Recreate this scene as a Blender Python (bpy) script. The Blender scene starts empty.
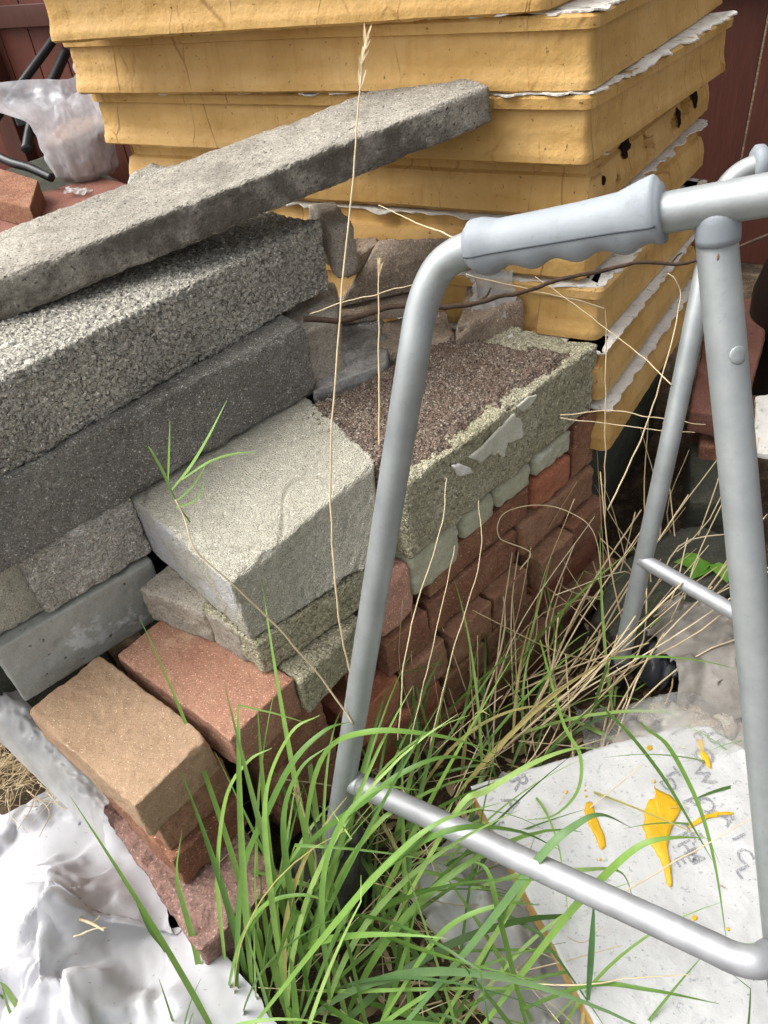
import bpy, math, random
import numpy as np
from mathutils import Vector, Matrix

random.seed(7)
RNG = np.random.default_rng(11)
C = bpy.context.scene.collection
sc = bpy.context.scene

# ------------------------------------------------------------------ camera
PITCH, ROLL, FPX, CAMH = math.radians(39.54), math.radians(-7.13), 766.05, 1.02
_f = np.array([0, math.cos(PITCH), -math.sin(PITCH)])
_r0 = np.array([1.0, 0, 0]); _u0 = np.cross(_r0, _f)
_r = math.cos(ROLL) * _r0 + math.sin(ROLL) * _u0
_u = -math.sin(ROLL) * _r0 + math.cos(ROLL) * _u0
cam_d = bpy.data.cameras.new('camera'); cam = bpy.data.objects.new('camera', cam_d); C.objects.link(cam)
M = Matrix.Identity(4)
for i in range(3):
    M[i][0], M[i][1], M[i][2] = _r[i], _u[i], -_f[i]
M[2][3] = CAMH
cam.matrix_world = M
cam_d.sensor_fit = 'AUTO'; cam_d.sensor_width = 36.0; cam_d.lens = FPX / 1024 * 36
cam_d.clip_start = 0.02; cam_d.clip_end = 500
sc.camera = cam

def ray(px, py):
    return _f + _r * (px - 384) / FPX - _u * (py - 512) / FPX
def at(px, py, z):                       # point of the place seen there at height z
    d = ray(px, py); p = d * ((z - CAMH) / d[2]); p[2] += CAMH; return p
def atd(px, py, dep):                    # point of the place seen there at a distance
    p = ray(px, py) * dep; p[2] += CAMH; return p

# ------------------------------------------------------------------ light
SUN_EL, SUN_AZ = math.radians(56), math.radians(-84)    # azimuth from +Y towards +X
w = bpy.data.worlds.new('World'); sc.world = w; w.use_nodes = True
nt = w.node_tree; nt.nodes.clear()
sky = nt.nodes.new('ShaderNodeTexSky'); sky.sky_type = 'NISHITA'; sky.sun_disc = False
sky.sun_elevation = SUN_EL; sky.sun_rotation = SUN_AZ
sky.air_density = 0.35; sky.dust_density = 4.0; sky.ozone_density = 0.6
bg = nt.nodes.new('ShaderNodeBackground'); bg.inputs['Strength'].default_value = 0.15
wo = nt.nodes.new('ShaderNodeOutputWorld')
hs = nt.nodes.new('ShaderNodeHueSaturation'); hs.inputs['Saturation'].default_value = 0.16   # thin even cloud
nt.links.new(sky.outputs[0], hs.inputs['Color']); nt.links.new(hs.outputs[0], bg.inputs[0]); nt.links.new(bg.outputs[0], wo.inputs[0])
sd = bpy.data.lights.new('sun', 'SUN'); sd.energy = 0.65; sd.angle = math.radians(55); sd.color = (1.0, 0.96, 0.9)
so = bpy.data.objects.new('sun', sd); C.objects.link(so)
dirv = Vector((math.sin(SUN_AZ) * math.cos(SUN_EL), math.cos(SUN_AZ) * math.cos(SUN_EL), math.sin(SUN_EL)))
so.rotation_euler = dirv.to_track_quat('Z', 'Y').to_euler()
vs = sc.view_settings; vs.view_transform = 'Standard'; vs.look = 'None'; vs.exposure = 1.58; vs.gamma = 1.0
vs.use_curve_mapping = False
sc.cycles.max_bounces = 8; sc.cycles.transparent_max_bounces = 16

# ------------------------------------------------------------------ noise
_perm = np.random.default_rng(3).permutation(512).astype(np.int64)
_perm = np.concatenate([_perm, _perm, _perm])
_grad = np.random.default_rng(4).normal(size=(512, 3)); _grad /= np.linalg.norm(_grad, axis=1)[:, None]
def _h(i, j, k):
    return _perm[_perm[_perm[i & 511] + (j & 511)] + (k & 511)]
def perlin(p):
    p = np.asarray(p, float); i = np.floor(p).astype(np.int64); f = p - i
    u = f * f * f * (f * (f * 6 - 15) + 10); out = 0
    for dx in (0, 1):
        for dy in (0, 1):
            for dz in (0, 1):
                g = _grad[_h(i[:, 0] + dx, i[:, 1] + dy, i[:, 2] + dz)]
                d = (g * (f - np.array([dx, dy, dz]))).sum(1)
                wgt = (u[:, 0] if dx else 1 - u[:, 0]) * (u[:, 1] if dy else 1 - u[:, 1]) * (u[:, 2] if dz else 1 - u[:, 2])
                out = out + d * wgt
    return out * 1.5
def fbm(p, oct=3):
    a, s, o = 1.0, 0, np.asarray(p, float)
    for _ in range(oct):
        s = s + a * perlin(o); o = o * 2.03 + 17.3; a *= 0.5
    return s
def worley(p):                           # distance to the nearest cell point
    p = np.asarray(p, float); i = np.floor(p).astype(np.int64); best = np.full(len(p), 9.0)
    for dx in (-1, 0, 1):
        for dy in (-1, 0, 1):
            for dz in (-1, 0, 1):
                c = i + np.array([dx, dy, dz]); hh = _h(c[:, 0], c[:, 1], c[:, 2])
                q = c + 0.5 + 0.42 * np.stack([_grad[hh, 0], _grad[hh, 1], _grad[hh, 2]], 1)
                best = np.minimum(best, ((q - p) ** 2).sum(1))
    return np.sqrt(best)

# ------------------------------------------------------------------ objects
def mesh(name, verts, faces, mat, smooth=True):
    me = bpy.data.meshes.new(name)
    me.from_pydata([tuple(map(float, v)) for v in verts], [], [tuple(int(i) for i in f) for f in faces])
    if smooth: me.polygons.foreach_set('use_smooth', [True] * len(me.polygons))
    me.materials.append(mat); me.update()
    return me
def tag(o, label=None, cat=None, group=None, kind=None):
    if label: o['label'] = label
    if cat: o['category'] = cat
    if group: o['group'] = group
    if kind: o['kind'] = kind
    return o
def obj(name, vf, mat, parent=None, label=None, cat=None, group=None, kind=None, smooth=True):
    v, f = np.asarray(vf[0], float), vf[1]
    org = np.array([(v[:, 0].min() + v[:, 0].max()) / 2, (v[:, 1].min() + v[:, 1].max()) / 2, v[:, 2].min()])
    o = bpy.data.objects.new(name, mesh(name, v - org, f, mat, smooth)); C.objects.link(o)
    if parent is not None:
        o.parent = parent
        base = np.array(parent.matrix_world.translation) if parent.parent is None else np.array(parent.location) + np.array(parent.parent.location)
        o.location = org - base
    else:
        o.location = org
        o.matrix_world = Matrix.Translation(Vector(org))
    return tag(o, label, cat, group, kind)
def empty(name, loc, label, cat, group=None):
    o = bpy.data.objects.new(name, None); C.objects.link(o); o.location = loc
    o.matrix_world = Matrix.Translation(Vector(loc)); o.empty_display_size = 0.05
    return tag(o, label, cat, group)
def join(parts):
    V, F, n = [], [], 0
    for v, f in parts:
        V.append(np.asarray(v, float)); F += [tuple(i + n for i in q) for q in f]; n += len(v)
    return np.concatenate(V), F

# ------------------------------------------------------------------ shapes
def _ticks(l, r, res):
    n = max(2, int(round((l - 2 * r) / res)))
    return [0, r * 0.3, r * 0.65] + list(np.linspace(r, l - r, n + 1)) + [l - r * 0.65, l - r * 0.3, l]
def hexa(c8, res=0.004, r=0.004, chip=0.004, layers=(), seed=0.0):
    """rough block: c8 = bottom f,r,b,l then top f,r,b,l (metres); worn edges and a rough skin"""
    c8 = np.asarray(c8, float)
    L = np.array([np.linalg.norm(c8[5] - c8[4]), np.linalg.norm(c8[7] - c8[4]), np.linalg.norm(c8[4] - c8[0])])
    r = min(r, L.min() * 0.3)
    tx, ty, tz = (_ticks(l, r, res) for l in L)
    nx, ny, nz = len(tx), len(ty), len(tz)
    I = -np.ones((nx, ny, nz), int); m = np.zeros((nx, ny, nz), bool)
    m[0] = m[-1] = True; m[:, 0] = m[:, -1] = True; m[:, :, 0] = m[:, :, -1] = True
    idx = np.argwhere(m); I[m] = np.arange(len(idx))
    P = np.stack([np.array(tx)[idx[:, 0]], np.array(ty)[idx[:, 1]], np.array(tz)[idx[:, 2]]], 1)
    F = []
    def quads(A, flip):
        a, b, c_, d = A[:-1, :-1], A[1:, :-1], A[1:, 1:], A[:-1, 1:]
        q = np.stack([a, b, c_, d], -1).reshape(-1, 4)
        if flip: q = q[:, ::-1]
        F.extend(map(tuple, q))
    quads(I[:, :, 0], True); quads(I[:, :, -1], False)
    quads(I[:, 0, :], False); quads(I[:, -1, :], True)
    quads(I[0, :, :], True); quads(I[-1, :, :], False)
    off = seed * 13.7
    nz_ = fbm(P * 38 + off, 3)
    rr = r * (0.8 + 0.3 * nz_) + chip * np.clip(fbm(P * 26 + off + 40, 3) - 0.12, 0, 1) * 2
    rr = np.clip(rr, 0.0006, L.min() * 0.4)[:, None]
    q = np.minimum(np.maximum(P, rr), L - rr); d = P - q
    # distance to the true outer surface, mapped to a rounded corner
    ln = np.linalg.norm(d, axis=1)[:, None]; mx = np.abs(d).max(1)[:, None]
    dn = d / np.maximum(ln, 1e-9)
    Q = q + dn * mx
    Nn = dn.copy(); flat = (ln[:, 0] < 1e-9)
    Nn[flat] = 0
    dis = np.zeros(len(P))
    for kind, fr, amp in layers:
        s = P * fr + off
        if kind == 'n': dis += amp * fbm(s, 3)
        elif kind == 'g': dis += amp * (0.55 - worley(s))             # rounded grains
        elif kind == 'p': dis -= amp * np.clip(perlin(s) - 0.42, 0, 1) * 3   # pits
        elif kind == 'k': dis -= amp * np.clip(1 - np.abs(perlin(s)) / 0.035, 0, 1) * (perlin(s * 0.7 + 9) > -0.1) * (Nn[:, 2] > 0.9)   # scored lines
        elif kind == 'c': dis -= amp * np.clip(0.25 - np.abs(perlin(s)), 0, 1) * 3   # grooves
    Q = Q + Nn * dis[:, None]
    t = Q / L
    u, v, w_ = t[:, :1], t[:, 1:2], t[:, 2:3]
    def bil(a): return (1 - u) * (1 - v) * a[0] + u * (1 - v) * a[1] + u * v * a[2] + (1 - u) * v * a[3]
    W = (1 - w_) * bil(c8[:4]) + w_ * bil(c8[4:])
    return W, F
def box8(o, yaw, L, W, H, tilt=0.0, lean=0.0):
    """o = bottom front corner; L along yaw, W to its left, H up"""
    a = np.array([math.cos(yaw) * math.cos(tilt), math.sin(yaw) * math.cos(tilt), math.sin(tilt)])
    b = np.array([-math.sin(yaw), math.cos(yaw), 0.0]); b = b * math.cos(lean) + np.array([0, 0, math.sin(lean)])
    c = np.cross(a, b); c /= np.linalg.norm(c); o = np.asarray(o, float)
    bot = [o, o + L * a, o + L * a + W * b, o + W * b]
    return bot + [p + H * c for p in bot]
def top8(t4, h):
    t4 = [np.asarray(p, float) for p in t4]
    return [p - np.array([0, 0, h]) for p in t4] + t4
def spline(pts, n):
    pts = [np.asarray(p, float) for p in pts]
    P = [2 * pts[0] - pts[1]] + pts + [2 * pts[-1] - pts[-2]]; out = []
    for k in range(n + 1):
        t = k / n * (len(pts) - 1); i = min(int(t), len(pts) - 2); t -= i
        a, b, c, d = P[i], P[i + 1], P[i + 2], P[i + 3]
        out.append(0.5 * (2 * b + (c - a) * t + (2 * a - 5 * b + 4 * c - d) * t * t + (3 * b - a - 3 * c + d) * t ** 3))
    return np.array(out)
def frames(path):
    T = np.gradient(path, axis=0); T /= np.linalg.norm(T, axis=1)[:, None] + 1e-12
    n = np.cross(T[0], [0, 0, 1.0])
    if np.linalg.norm(n) < 1e-3: n = np.cross(T[0], [0, 1.0, 0])
    n /= np.linalg.norm(n); Ns = []
    for t in T:
        n = n - t * (n @ t); n /= np.linalg.norm(n); Ns.append(n)
    Ns = np.array(Ns); return T, Ns, np.cross(T, Ns)
def tube(path, rad, sides=16, cap=True, rfun=None):
    path = np.asarray(path, float); n = len(path); T, A, B = frames(path)
    rad = np.broadcast_to(np.asarray(rad, float), (n,)); V, F = [], []
    for i in range(n):
        for k in range(sides):
            an = 2 * math.pi * k / sides; rr = rad[i] * (rfun(i / (n - 1), an) if rfun else 1)
            V.append(path[i] + rr * (math.cos(an) * A[i] + math.sin(an) * B[i]))
    for i in range(n - 1):
        for k in range(sides):
            k2 = (k + 1) % sides
            F.append((i * sides + k, (i + 1) * sides + k, (i + 1) * sides + k2, i * sides + k2))
    if cap:
        F.append(tuple(range(sides))); F.append(tuple((n - 1) * sides + k for k in reversed(range(sides))))
    return np.array(V), F
def bend(pts, rad, step=0.006):
    """polyline with rounded corners: pts with a bend radius at each inner point"""
    pts = [np.asarray(p, float) for p in pts]; out = [pts[0]]
    for i in range(1, len(pts) - 1):
        p, a, b = pts[i], pts[i - 1], pts[i + 1]; r = rad
        da = (a - p) / np.linalg.norm(a - p); db = (b - p) / np.linalg.norm(b - p)
        r = min(r, np.linalg.norm(a - p) * 0.49, np.linalg.norm(b - p) * 0.49)
        s, e = p + da * r, p + db * r
        for k in range(13):
            t = k / 12; out.append((1 - t) ** 2 * s + 2 * t * (1 - t) * p + t * t * e)
    out.append(pts[-1])
    return np.array(out)
def rock(c, size, seed, yaw=0.0, n=28, flat=0.0):
    """a broken stone: a ball cut by random planes"""
    rg = np.random.default_rng(seed); V, F = [], []
    for i in range(n + 1):
        for k in range(2 * n):
            th, ph = math.pi * i / n, math.pi * k / n
            V.append((math.sin(th) * math.cos(ph), math.sin(th) * math.sin(ph), math.cos(th)))
    V = np.array(V)
    for i in range(n):
        for k in range(2 * n):
            k2 = (k + 1) % (2 * n); F.append((i * 2 * n + k, (i + 1) * 2 * n + k, (i + 1) * 2 * n + k2, i * 2 * n + k2))
    rad = np.full(len(V), 1.3)
    pl = [rg.normal(size=3) for _ in range(11)] + [np.array([0, 0, 1.0]), np.array([0, 0, -1.0])]
    for p in pl:
        p = p / np.linalg.norm(p); h = rg.uniform(0.75, 1.0); dd = V @ p
        rad = np.minimum(rad, np.where(dd > 0.05, h / np.maximum(dd, 0.05), 9))
    V = V * rad[:, None]; V = V + V / np.linalg.norm(V, axis=1)[:, None] * (0.05 * fbm(V * 4 + seed, 4))[:, None]
    V = V * np.asarray(size)
    cy, sy = math.cos(yaw), math.sin(yaw); R = np.array([[cy, -sy, 0], [sy, cy, 0], [0, 0, 1]])
    return V @ R.T + np.asarray(c), F
def facet(x, y, seed, scale, n=10, slope=0.34):
    """crumpled film: flat facets meeting in sharp folds, large ones first, small ones on top"""
    rg = np.random.default_rng(seed); h = np.zeros(len(x)); q = np.stack([x, y, 0 * x + seed * 3.1], 1)
    for sc_, wt, m in ((1.0, 0.85, 7), (0.5, 0.95, 9), (0.24, 0.8, 8), (0.12, 0.45, 9)):
        L = scale * sc_; wx, wy = x, y
        # tilted planes over random centres; the highest wins, so that they meet in creases
        x0, x1, y0, y1 = x.min() - L, x.max() + L, y.min() - L, y.max() + L
        nx_, ny_ = int((x1 - x0) / L) + 1, int((y1 - y0) / L) + 1; top = np.full(len(x), -9.0)
        for i in range(nx_):
            for j in range(ny_):
                cx, cy = x0 + (i + rg.uniform(0.05, 0.95)) * L, y0 + (j + rg.uniform(0.05, 0.95)) * L; gx, gy = rg.normal(size=2) * slope * 0.62; z = rg.normal() * 0.16 * L * slope
                dx_, dy_ = wx - cx, wy - cy; dd = np.hypot(dx_, dy_)
                top = np.maximum(top, z + gx * dx_ + gy * dy_ - 0.10 * slope * dd - 3 * np.clip(dd - 1.25 * L, 0, None))
        h = h + (wt if m != 9 else -wt) * (top - top.mean())
    return h
def film(place, nx, ny, dx, ground, seed, scale, slope=0.34, rag=0.0, n=10, fade=lambda x, y: 1.0):
    g = np.stack(np.meshgrid(np.arange(nx), np.arange(ny)), -1).reshape(-1, 2) * dx
    P = np.array([place(a, b) for a, b in g], float); q = np.stack([P[:, 0], P[:, 1], 0 * P[:, 0]], 1)
    h = facet(P[:, 0], P[:, 1], seed, scale, n, slope)
    P[:, 0] += 0.35 * facet(P[:, 0], P[:, 1], seed + 50, scale, 6, slope); P[:, 1] += 0.35 * facet(P[:, 0], P[:, 1], seed + 90, scale, 6, slope)
    gz = ground(P[:, 0], P[:, 1]); P[:, 2] = np.maximum(gz + 0.10 * scale * slope + h * fade(P[:, 0], P[:, 1]), gz - 0.002)
    u, v = g[:, 0] / ((nx - 1) * dx), g[:, 1] / ((ny - 1) * dx); e = np.minimum(np.minimum(u * nx, (1 - u) * nx), np.minimum(v * ny, (1 - v) * ny)) * dx
    keep = e >= rag * (0.5 + 1.0 * fbm(q * 0.5 / max(scale, 1e-3) + seed, 3)) if rag else np.ones(len(P), bool)
    I = np.arange(nx * ny).reshape(ny, nx); F = np.stack([I[:-1, :-1], I[:-1, 1:], I[1:, 1:], I[1:, :-1]], -1).reshape(-1, 4)
    F = F[keep[F].all(1)]; used = np.unique(F); mp = -np.ones(nx * ny, int); mp[used] = np.arange(len(used))
    return P[used], [tuple(f) for f in mp[F]]

# ------------------------------------------------------------------ materials
def lin(h):
    h = h.lstrip('#'); c = [int(h[i:i + 2], 16) / 255 for i in (0, 2, 4)]
    return tuple((x / 12.92 if x <= 0.04045 else ((x + 0.055) / 1.055) ** 2.4) for x in c) + (1,)
class Mat:
    def __init__(s, name, rough=0.9, metal=0.0, spec=0.3):
        s.m = bpy.data.materials.new(name); s.m.use_nodes = True; s.t = s.m.node_tree; s.t.nodes.clear()
        s.b = s.n('ShaderNodeBsdfPrincipled'); s.o = s.n('ShaderNodeOutputMaterial'); s.l(s.b.outputs[0], s.o.inputs[0])
        s.b.inputs['Roughness'].default_value = rough; s.b.inputs['Metallic'].default_value = metal
        s.b.inputs['Specular IOR Level'].default_value = spec
        tc = s.n('ShaderNodeTexCoord'); oi = s.n('ShaderNodeObjectInfo'); mul = s.n('ShaderNodeVectorMath'); mul.operation = 'ADD'
        k = s.n('ShaderNodeMath'); k.operation = 'MULTIPLY'; k.inputs[1].default_value = 23.0
        s.l(oi.outputs['Random'], k.inputs[0]); s.l(tc.outputs['Object'], mul.inputs[0]); s.l(k.outputs[0], mul.inputs[1])
        s.co = mul.outputs[0]; s.col = None; s.bumpn = None
    def n(s, t): return s.t.nodes.new(t)
    def l(s, a, b): s.t.links.new(a, b)
    def noise(s, scale, detail=4, rough=0.6, stretch=None, dist=0.0):
        x = s.n('ShaderNodeTexNoise'); x.inputs['Scale'].default_value = scale; x.inputs['Detail'].default_value = detail
        x.inputs['Roughness'].default_value = rough; x.inputs['Distortion'].default_value = dist; s.l(s.map(stretch), x.inputs['Vector']); return x.outputs[0]
    def vor(s, scale, feature='F1', stretch=None, out='Distance'):
        x = s.n('ShaderNodeTexVoronoi'); x.feature = feature; x.inputs['Scale'].default_value = scale; s.l(s.map(stretch), x.inputs['Vector']); return x.outputs[out]
    def map(s, stretch):
        if not stretch: return s.co
        m = s.n('ShaderNodeMapping'); m.inputs['Scale'].default_value = stretch; s.l(s.co, m.inputs[0]); return m.outputs[0]
    def ramp(s, fac, stops, mode='LINEAR'):
        r = s.n('ShaderNodeValToRGB'); r.color_ramp.interpolation = mode; e = r.color_ramp.elements
        while len(e) < len(stops): e.new(0.5)
        for el, (p, c) in zip(e, stops):
            el.position = p; el.color = c if not isinstance(c, (int, float)) else (c, c, c, 1)
        s.l(fac, r.inputs[0]); return r.outputs[0]
    def mixc(s, fac, a, b, mode='MIX'):
        x = s.n('ShaderNodeMix'); x.data_type = 'RGBA'; x.blend_type = mode
        for sock, v in ((x.inputs[0], fac), (x.inputs[6], a), (x.inputs[7], b)):
            if isinstance(v, (int, float, tuple)): sock.default_value = v
            else: s.l(v, sock)
        return x.outputs[2]
    def setc(s, c):
        s.col = c
        if isinstance(c, tuple): s.b.inputs['Base Color'].default_value = c
        else: s.l(c, s.b.inputs['Base Color'])
    def bump(s, h, dist, strength=1.0):
        b = s.n('ShaderNodeBump'); b.inputs['Distance'].default_value = dist; b.inputs['Strength'].default_value = strength
        s.l(h, b.inputs['Height'])
        if s.bumpn is not None: s.l(s.bumpn, b.inputs['Normal'])
        s.bumpn = b.outputs[0]; s.l(s.bumpn, s.b.inputs['Normal'])
    def math(s, op, a, b):
        m = s.n('ShaderNodeMath'); m.operation = op
        for sock, v in ((m.inputs[0], a), (m.inputs[1], b)):
            if isinstance(v, (int, float)): sock.default_value = v
            else: s.l(v, sock)
        return m.outputs[0]

def stone(name, cols, big=9, fine=260, speck=None, stain=None, bumpd=0.0012, grain=420, vary=0.5, cell=None, side_tone=None, gain=1.0):
    """mineral surface: cloudy tone, fine grain, optional light / dark specks and stain patches"""
    m = Mat(name, 0.93, 0, 0.2); c = [lin(x) for x in cols]; k = len(c)
    base = m.ramp(m.noise(big, 6, 0.65), [(0.28 + 0.44 * i / max(1, k - 1), x) for i, x in enumerate(c)])
    g = m.ramp(m.noise(fine, 3, 0.7), [(0.3, 1 - vary), (0.7, 1 + 0 * vary)])
    base = m.mixc(1.0, base, g, 'MULTIPLY')
    if speck:
        for (sc_, th, colr, wd) in speck:
            f = m.ramp(m.noise(sc_, 2, 0.5), [(th, 0), (min(1, th + wd), 1)]); base = m.mixc(f, base, lin(colr))
    if stain:
        for (sc_, th, colr, wd, op) in stain:
            f = m.ramp(m.noise(sc_, 5, 0.7, dist=0.4), [(th, 0), (min(1, th + wd), op)]); base = m.mixc(f, base, lin(colr))
    mott = m.ramp(m.noise(fine * 0.28, 4, 0.75), [(0.32, 1 - vary * 0.55), (0.68, 1.0)]); base = m.mixc(1.0, base, mott, 'MULTIPLY')
    gn = gain / ((1 - vary / 2) * (1 - vary * 0.275)); base = m.mixc(1.0, base, (gn, gn, gn, 1), 'MULTIPLY')
    if side_tone:                                    # patchy tone on one side: plaster on the pale block, darker on the lintel
        colr, nv, thr = side_tone; g_ = m.n('ShaderNodeNewGeometry'); vm = m.n('ShaderNodeVectorMath'); vm.operation = 'DOT_PRODUCT'; vm.inputs[1].default_value = nv
        m.l(g_.outputs['True Normal'], vm.inputs[0]); f = m.ramp(vm.outputs['Value'], [(0.72, 0), (0.84, 1)])
        f = m.math('MULTIPLY', f, m.ramp(m.noise(thr, 5, 0.65), [(0.42, 0), (0.54, 0.9)])); base = m.mixc(f, base, lin(colr))
    m.setc(base); m.bump(m.noise(grain * 0.2, 3, 0.6), bumpd * 3, 0.7)
    if cell:
        for sc_, d_ in cell:
            r_ = m.ramp(m.vor(sc_), [(0.0, 1.0), (0.35, 0.9), (0.75, 0.0)]); m.bump(r_, d_, 1.0)
    m.bump(m.noise(grain, 4, 0.7), bumpd * 1.5, 1.0)
    return m.m

MT = {}
MT['breeze'] = stone('coarse breeze concrete', ['#8f8c82', '#a5a196', '#b5b1a4'], 7, 210, speck=[(260, 0.64, '#cbc7ba', 0.05), (200, 0.63, '#6b675e', 0.06)], bumpd=0.0022, grain=260, cell=[(125, 0.007), (300, 0.002)], gain=1.32)
MT['dark_block'] = stone('dark weathered concrete', ['#716e68', '#827f78', '#928f86'], 10, 300, speck=[(380, 0.62, '#b4b0a6', 0.05), (300, 0.62, '#4a4842', 0.06)], stain=[(6, 0.58, '#8d8b82', 0.2, 0.5)], bumpd=0.0018, grain=420, cell=[(380, 0.002)], gain=1.15)
MT['lintel'] = stone('weathered lintel concrete', ['#8a857a', '#a39d91', '#b8b2a5'], 8, 340, speck=[(200, 0.60, '#4d4943', 0.10), (420, 0.68, '#d2cdc2', 0.05)], stain=[(14, 0.54, '#6a645b', 0.2, 0.75), (30, 0.6, '#55504a', 0.12, 0.5)], bumpd=0.0014, grain=300, cell=[(300, 0.0007)], side_tone=('#57524a', (0.36, -0.93, 0), 9), gain=0.80)
MT['pale_block'] = stone('pale cement block', ['#a8a596', '#b7b3a3', '#c6c2b2'], 8, 420, speck=[(420, 0.60, '#84806f', 0.06), (300, 0.66, '#d6d2c5', 0.05)], stain=[(9, 0.60, '#97947f', 0.2, 0.6), (40, 0.62, '#827f6d', 0.1, 0.5)], bumpd=0.0014, grain=420, vary=0.4, cell=[(420, 0.0014)], side_tone=('#c9cacb', (-0.77, -0.64, 0), 12), gain=1.05)
MT['green_block'] = stone('mossy concrete', ['#a39e82', '#b0aa90', '#beb8a2'], 9, 200, speck=[(170, 0.58, '#6f6d58', 0.08), (260, 0.65, '#cfcbbb', 0.05)], stain=[(12, 0.52, '#85835f', 0.2, 0.6)], bumpd=0.002, grain=300, cell=[(230, 0.003)], gain=1.00)
MT['light_block'] = stone('light grey block', ['#a3a095', '#b2afa5', '#c2bfb6'], 10, 240, stain=[(11, 0.52, '#d0cfca', 0.08, 0.7)], speck=[(300, 0.62, '#cfcdc5', 0.06), (260, 0.64, '#6f6b61', 0.05)], bumpd=0.002, grain=300, cell=[(260, 0.003)], gain=1.2)
MT['smooth_block'] = stone('smooth grey block', ['#8f9088', '#9b9c94', '#a5a69e'], 6, 500, speck=[(90, 0.7, '#4c4c46', 0.03)], stain=[(11, 0.60, '#bcbdba', 0.05, 0.8)], bumpd=0.0005, grain=500, vary=0.2, gain=1.12)
MT['small_grey'] = stone('grey brown brick', ['#8d867a', '#a0988b', '#aaa294'], 14, 380, speck=[(330, 0.62, '#5c564c', 0.05)], stain=[(16, 0.6, '#6b655a', 0.15, 0.6)], bumpd=0.0012, grain=420, gain=1.00)
MT['tan_brick'] = stone('tan brick', ['#a68a6e', '#b4977a', '#bf9a80'], 9, 520, speck=[(520, 0.62, '#7d6650', 0.06), (460, 0.66, '#dcc8ae', 0.05)], stain=[(8, 0.60, '#c08a68', 0.15, 0.6)], bumpd=0.0008, grain=640, vary=0.35, gain=0.80)
MT['red_brick'] = stone('pale red brick', ['#a0735e', '#ae836c', '#b6937a'], 9, 480, speck=[(480, 0.63, '#d7a995', 0.05), (420, 0.66, '#743f33', 0.05)], stain=[(9, 0.60, '#c2a98a', 0.16, 0.75)], bumpd=0.0008, grain=600, vary=0.35, gain=0.82)
MT['pink_brick'] = stone('pinkish broken brick', ['#886a5f', '#9a7b70', '#a98b80'], 12, 260, speck=[(260, 0.64, '#b99c93', 0.06), (220, 0.66, '#6e4a42', 0.06)], bumpd=0.002, grain=260, gain=0.80)
MT['dark_red'] = stone('dark red brick', ['#6e4c3a', '#815a46', '#937058'], 12, 360, speck=[(300, 0.65, '#aa8271', 0.05)], stain=[(10, 0.6, '#4f3126', 0.2, 0.7), (18, 0.64, '#94806a', 0.1, 0.5)], bumpd=0.001, grain=420, gain=1.0)
MT['orange_brick'] = stone('orange brick', ['#935b45', '#a46b52', '#ae7c62'], 12, 380, stain=[(14, 0.6, '#7a4634', 0.2, 0.7)], bumpd=0.0008, grain=460, gain=1.0)
MT['brown_brick'] = stone('brown brick', ['#83604b', '#957058', '#a6836a'], 12, 380, stain=[(14, 0.58, '#a58d74', 0.2, 0.6), (9, 0.6, '#5b3b2d', 0.2, 0.7)], bumpd=0.001, grain=420, gain=0.90)
MT['light_red'] = stone('rose brick', ['#a17766', '#ae8472', '#b99382'], 12, 380, speck=[(380, 0.64, '#d6b6a4', 0.05)], bumpd=0.0008, grain=460, gain=1.0)
MT['mint'] = stone('pale green cement', ['#a5a48a', '#b1b098', '#bdbba6'], 12, 300, stain=[(18, 0.6, '#d0d1c8', 0.12, 0.7)], bumpd=0.0008, grain=380, vary=0.3, gain=0.90)
MT['mortar'] = stone('old pale mortar', ['#a9a898', '#b6b5a5', '#c0bfb0'], 16, 300, bumpd=0.0008, grain=380, vary=0.3, gain=1.1)
MT['rubble'] = stone('brown grey slab', ['#8a7a6a', '#9a8a79', '#a89a88'], 9, 320, speck=[(300, 0.63, '#b2a594', 0.05), (240, 0.66, '#4b4138', 0.05)], bumpd=0.0014, grain=340, gain=0.95)
MT['rubble_grey'] = stone('grey broken concrete', ['#85827a', '#989590', '#a8a6a0'], 12, 280, stain=[(9, 0.58, '#bfc0be', 0.12, 0.7)], bumpd=0.0014, grain=340)
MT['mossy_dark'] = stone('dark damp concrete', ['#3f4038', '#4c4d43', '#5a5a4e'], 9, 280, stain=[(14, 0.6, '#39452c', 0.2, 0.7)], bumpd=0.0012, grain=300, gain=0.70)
MT['terracotta'] = stone('terracotta slab', ['#7a5246', '#875d50', '#91695c'], 8, 380, stain=[(9, 0.62, '#6a4436', 0.2, 0.5)], bumpd=0.0006, grain=480, gain=0.80)

def soil_mat():
    m = Mat('dark crumbly soil', 0.97, 0, 0.15)
    v = m.vor(520, 'F1', None, 'Color'); sp = m.n('ShaderNodeSeparateColor'); m.l(v, sp.inputs[0])
    c = m.ramp(sp.outputs[0], [(0, lin('#51463d')), (0.35, lin('#6b5f55')), (0.65, lin('#83776c')), (0.88, lin('#988b7e')), (0.97, lin('#bfb3a2'))])
    c = m.mixc(m.ramp(m.noise(40, 4), [(0.35, 0), (0.7, 0.65)]), c, lin('#6a5447'))
    m.setc(c); m.bump(m.vor(260), 0.004, 1.0); m.bump(m.noise(500, 3), 0.002, 0.8); return m.m
MT['soil'] = soil_mat()
def ground_mat():
    m = Mat('damp earth with rotting straw', 0.97, 0, 0.15)
    c = m.ramp(m.noise(22, 8, 0.7), [(0.3, lin('#2c241c')), (0.5, lin('#4a3d30')), (0.72, lin('#7a6a54'))])
    f = m.ramp(m.noise(160, 3, 0.6, (1, 6, 1)), [(0.62, 0), (0.68, 0.8)]); c = m.mixc(f, c, lin('#a08d6c'))
    m.setc(c); m.bump(m.noise(60, 8, 0.75), 0.012, 1.0); return m.m
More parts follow.
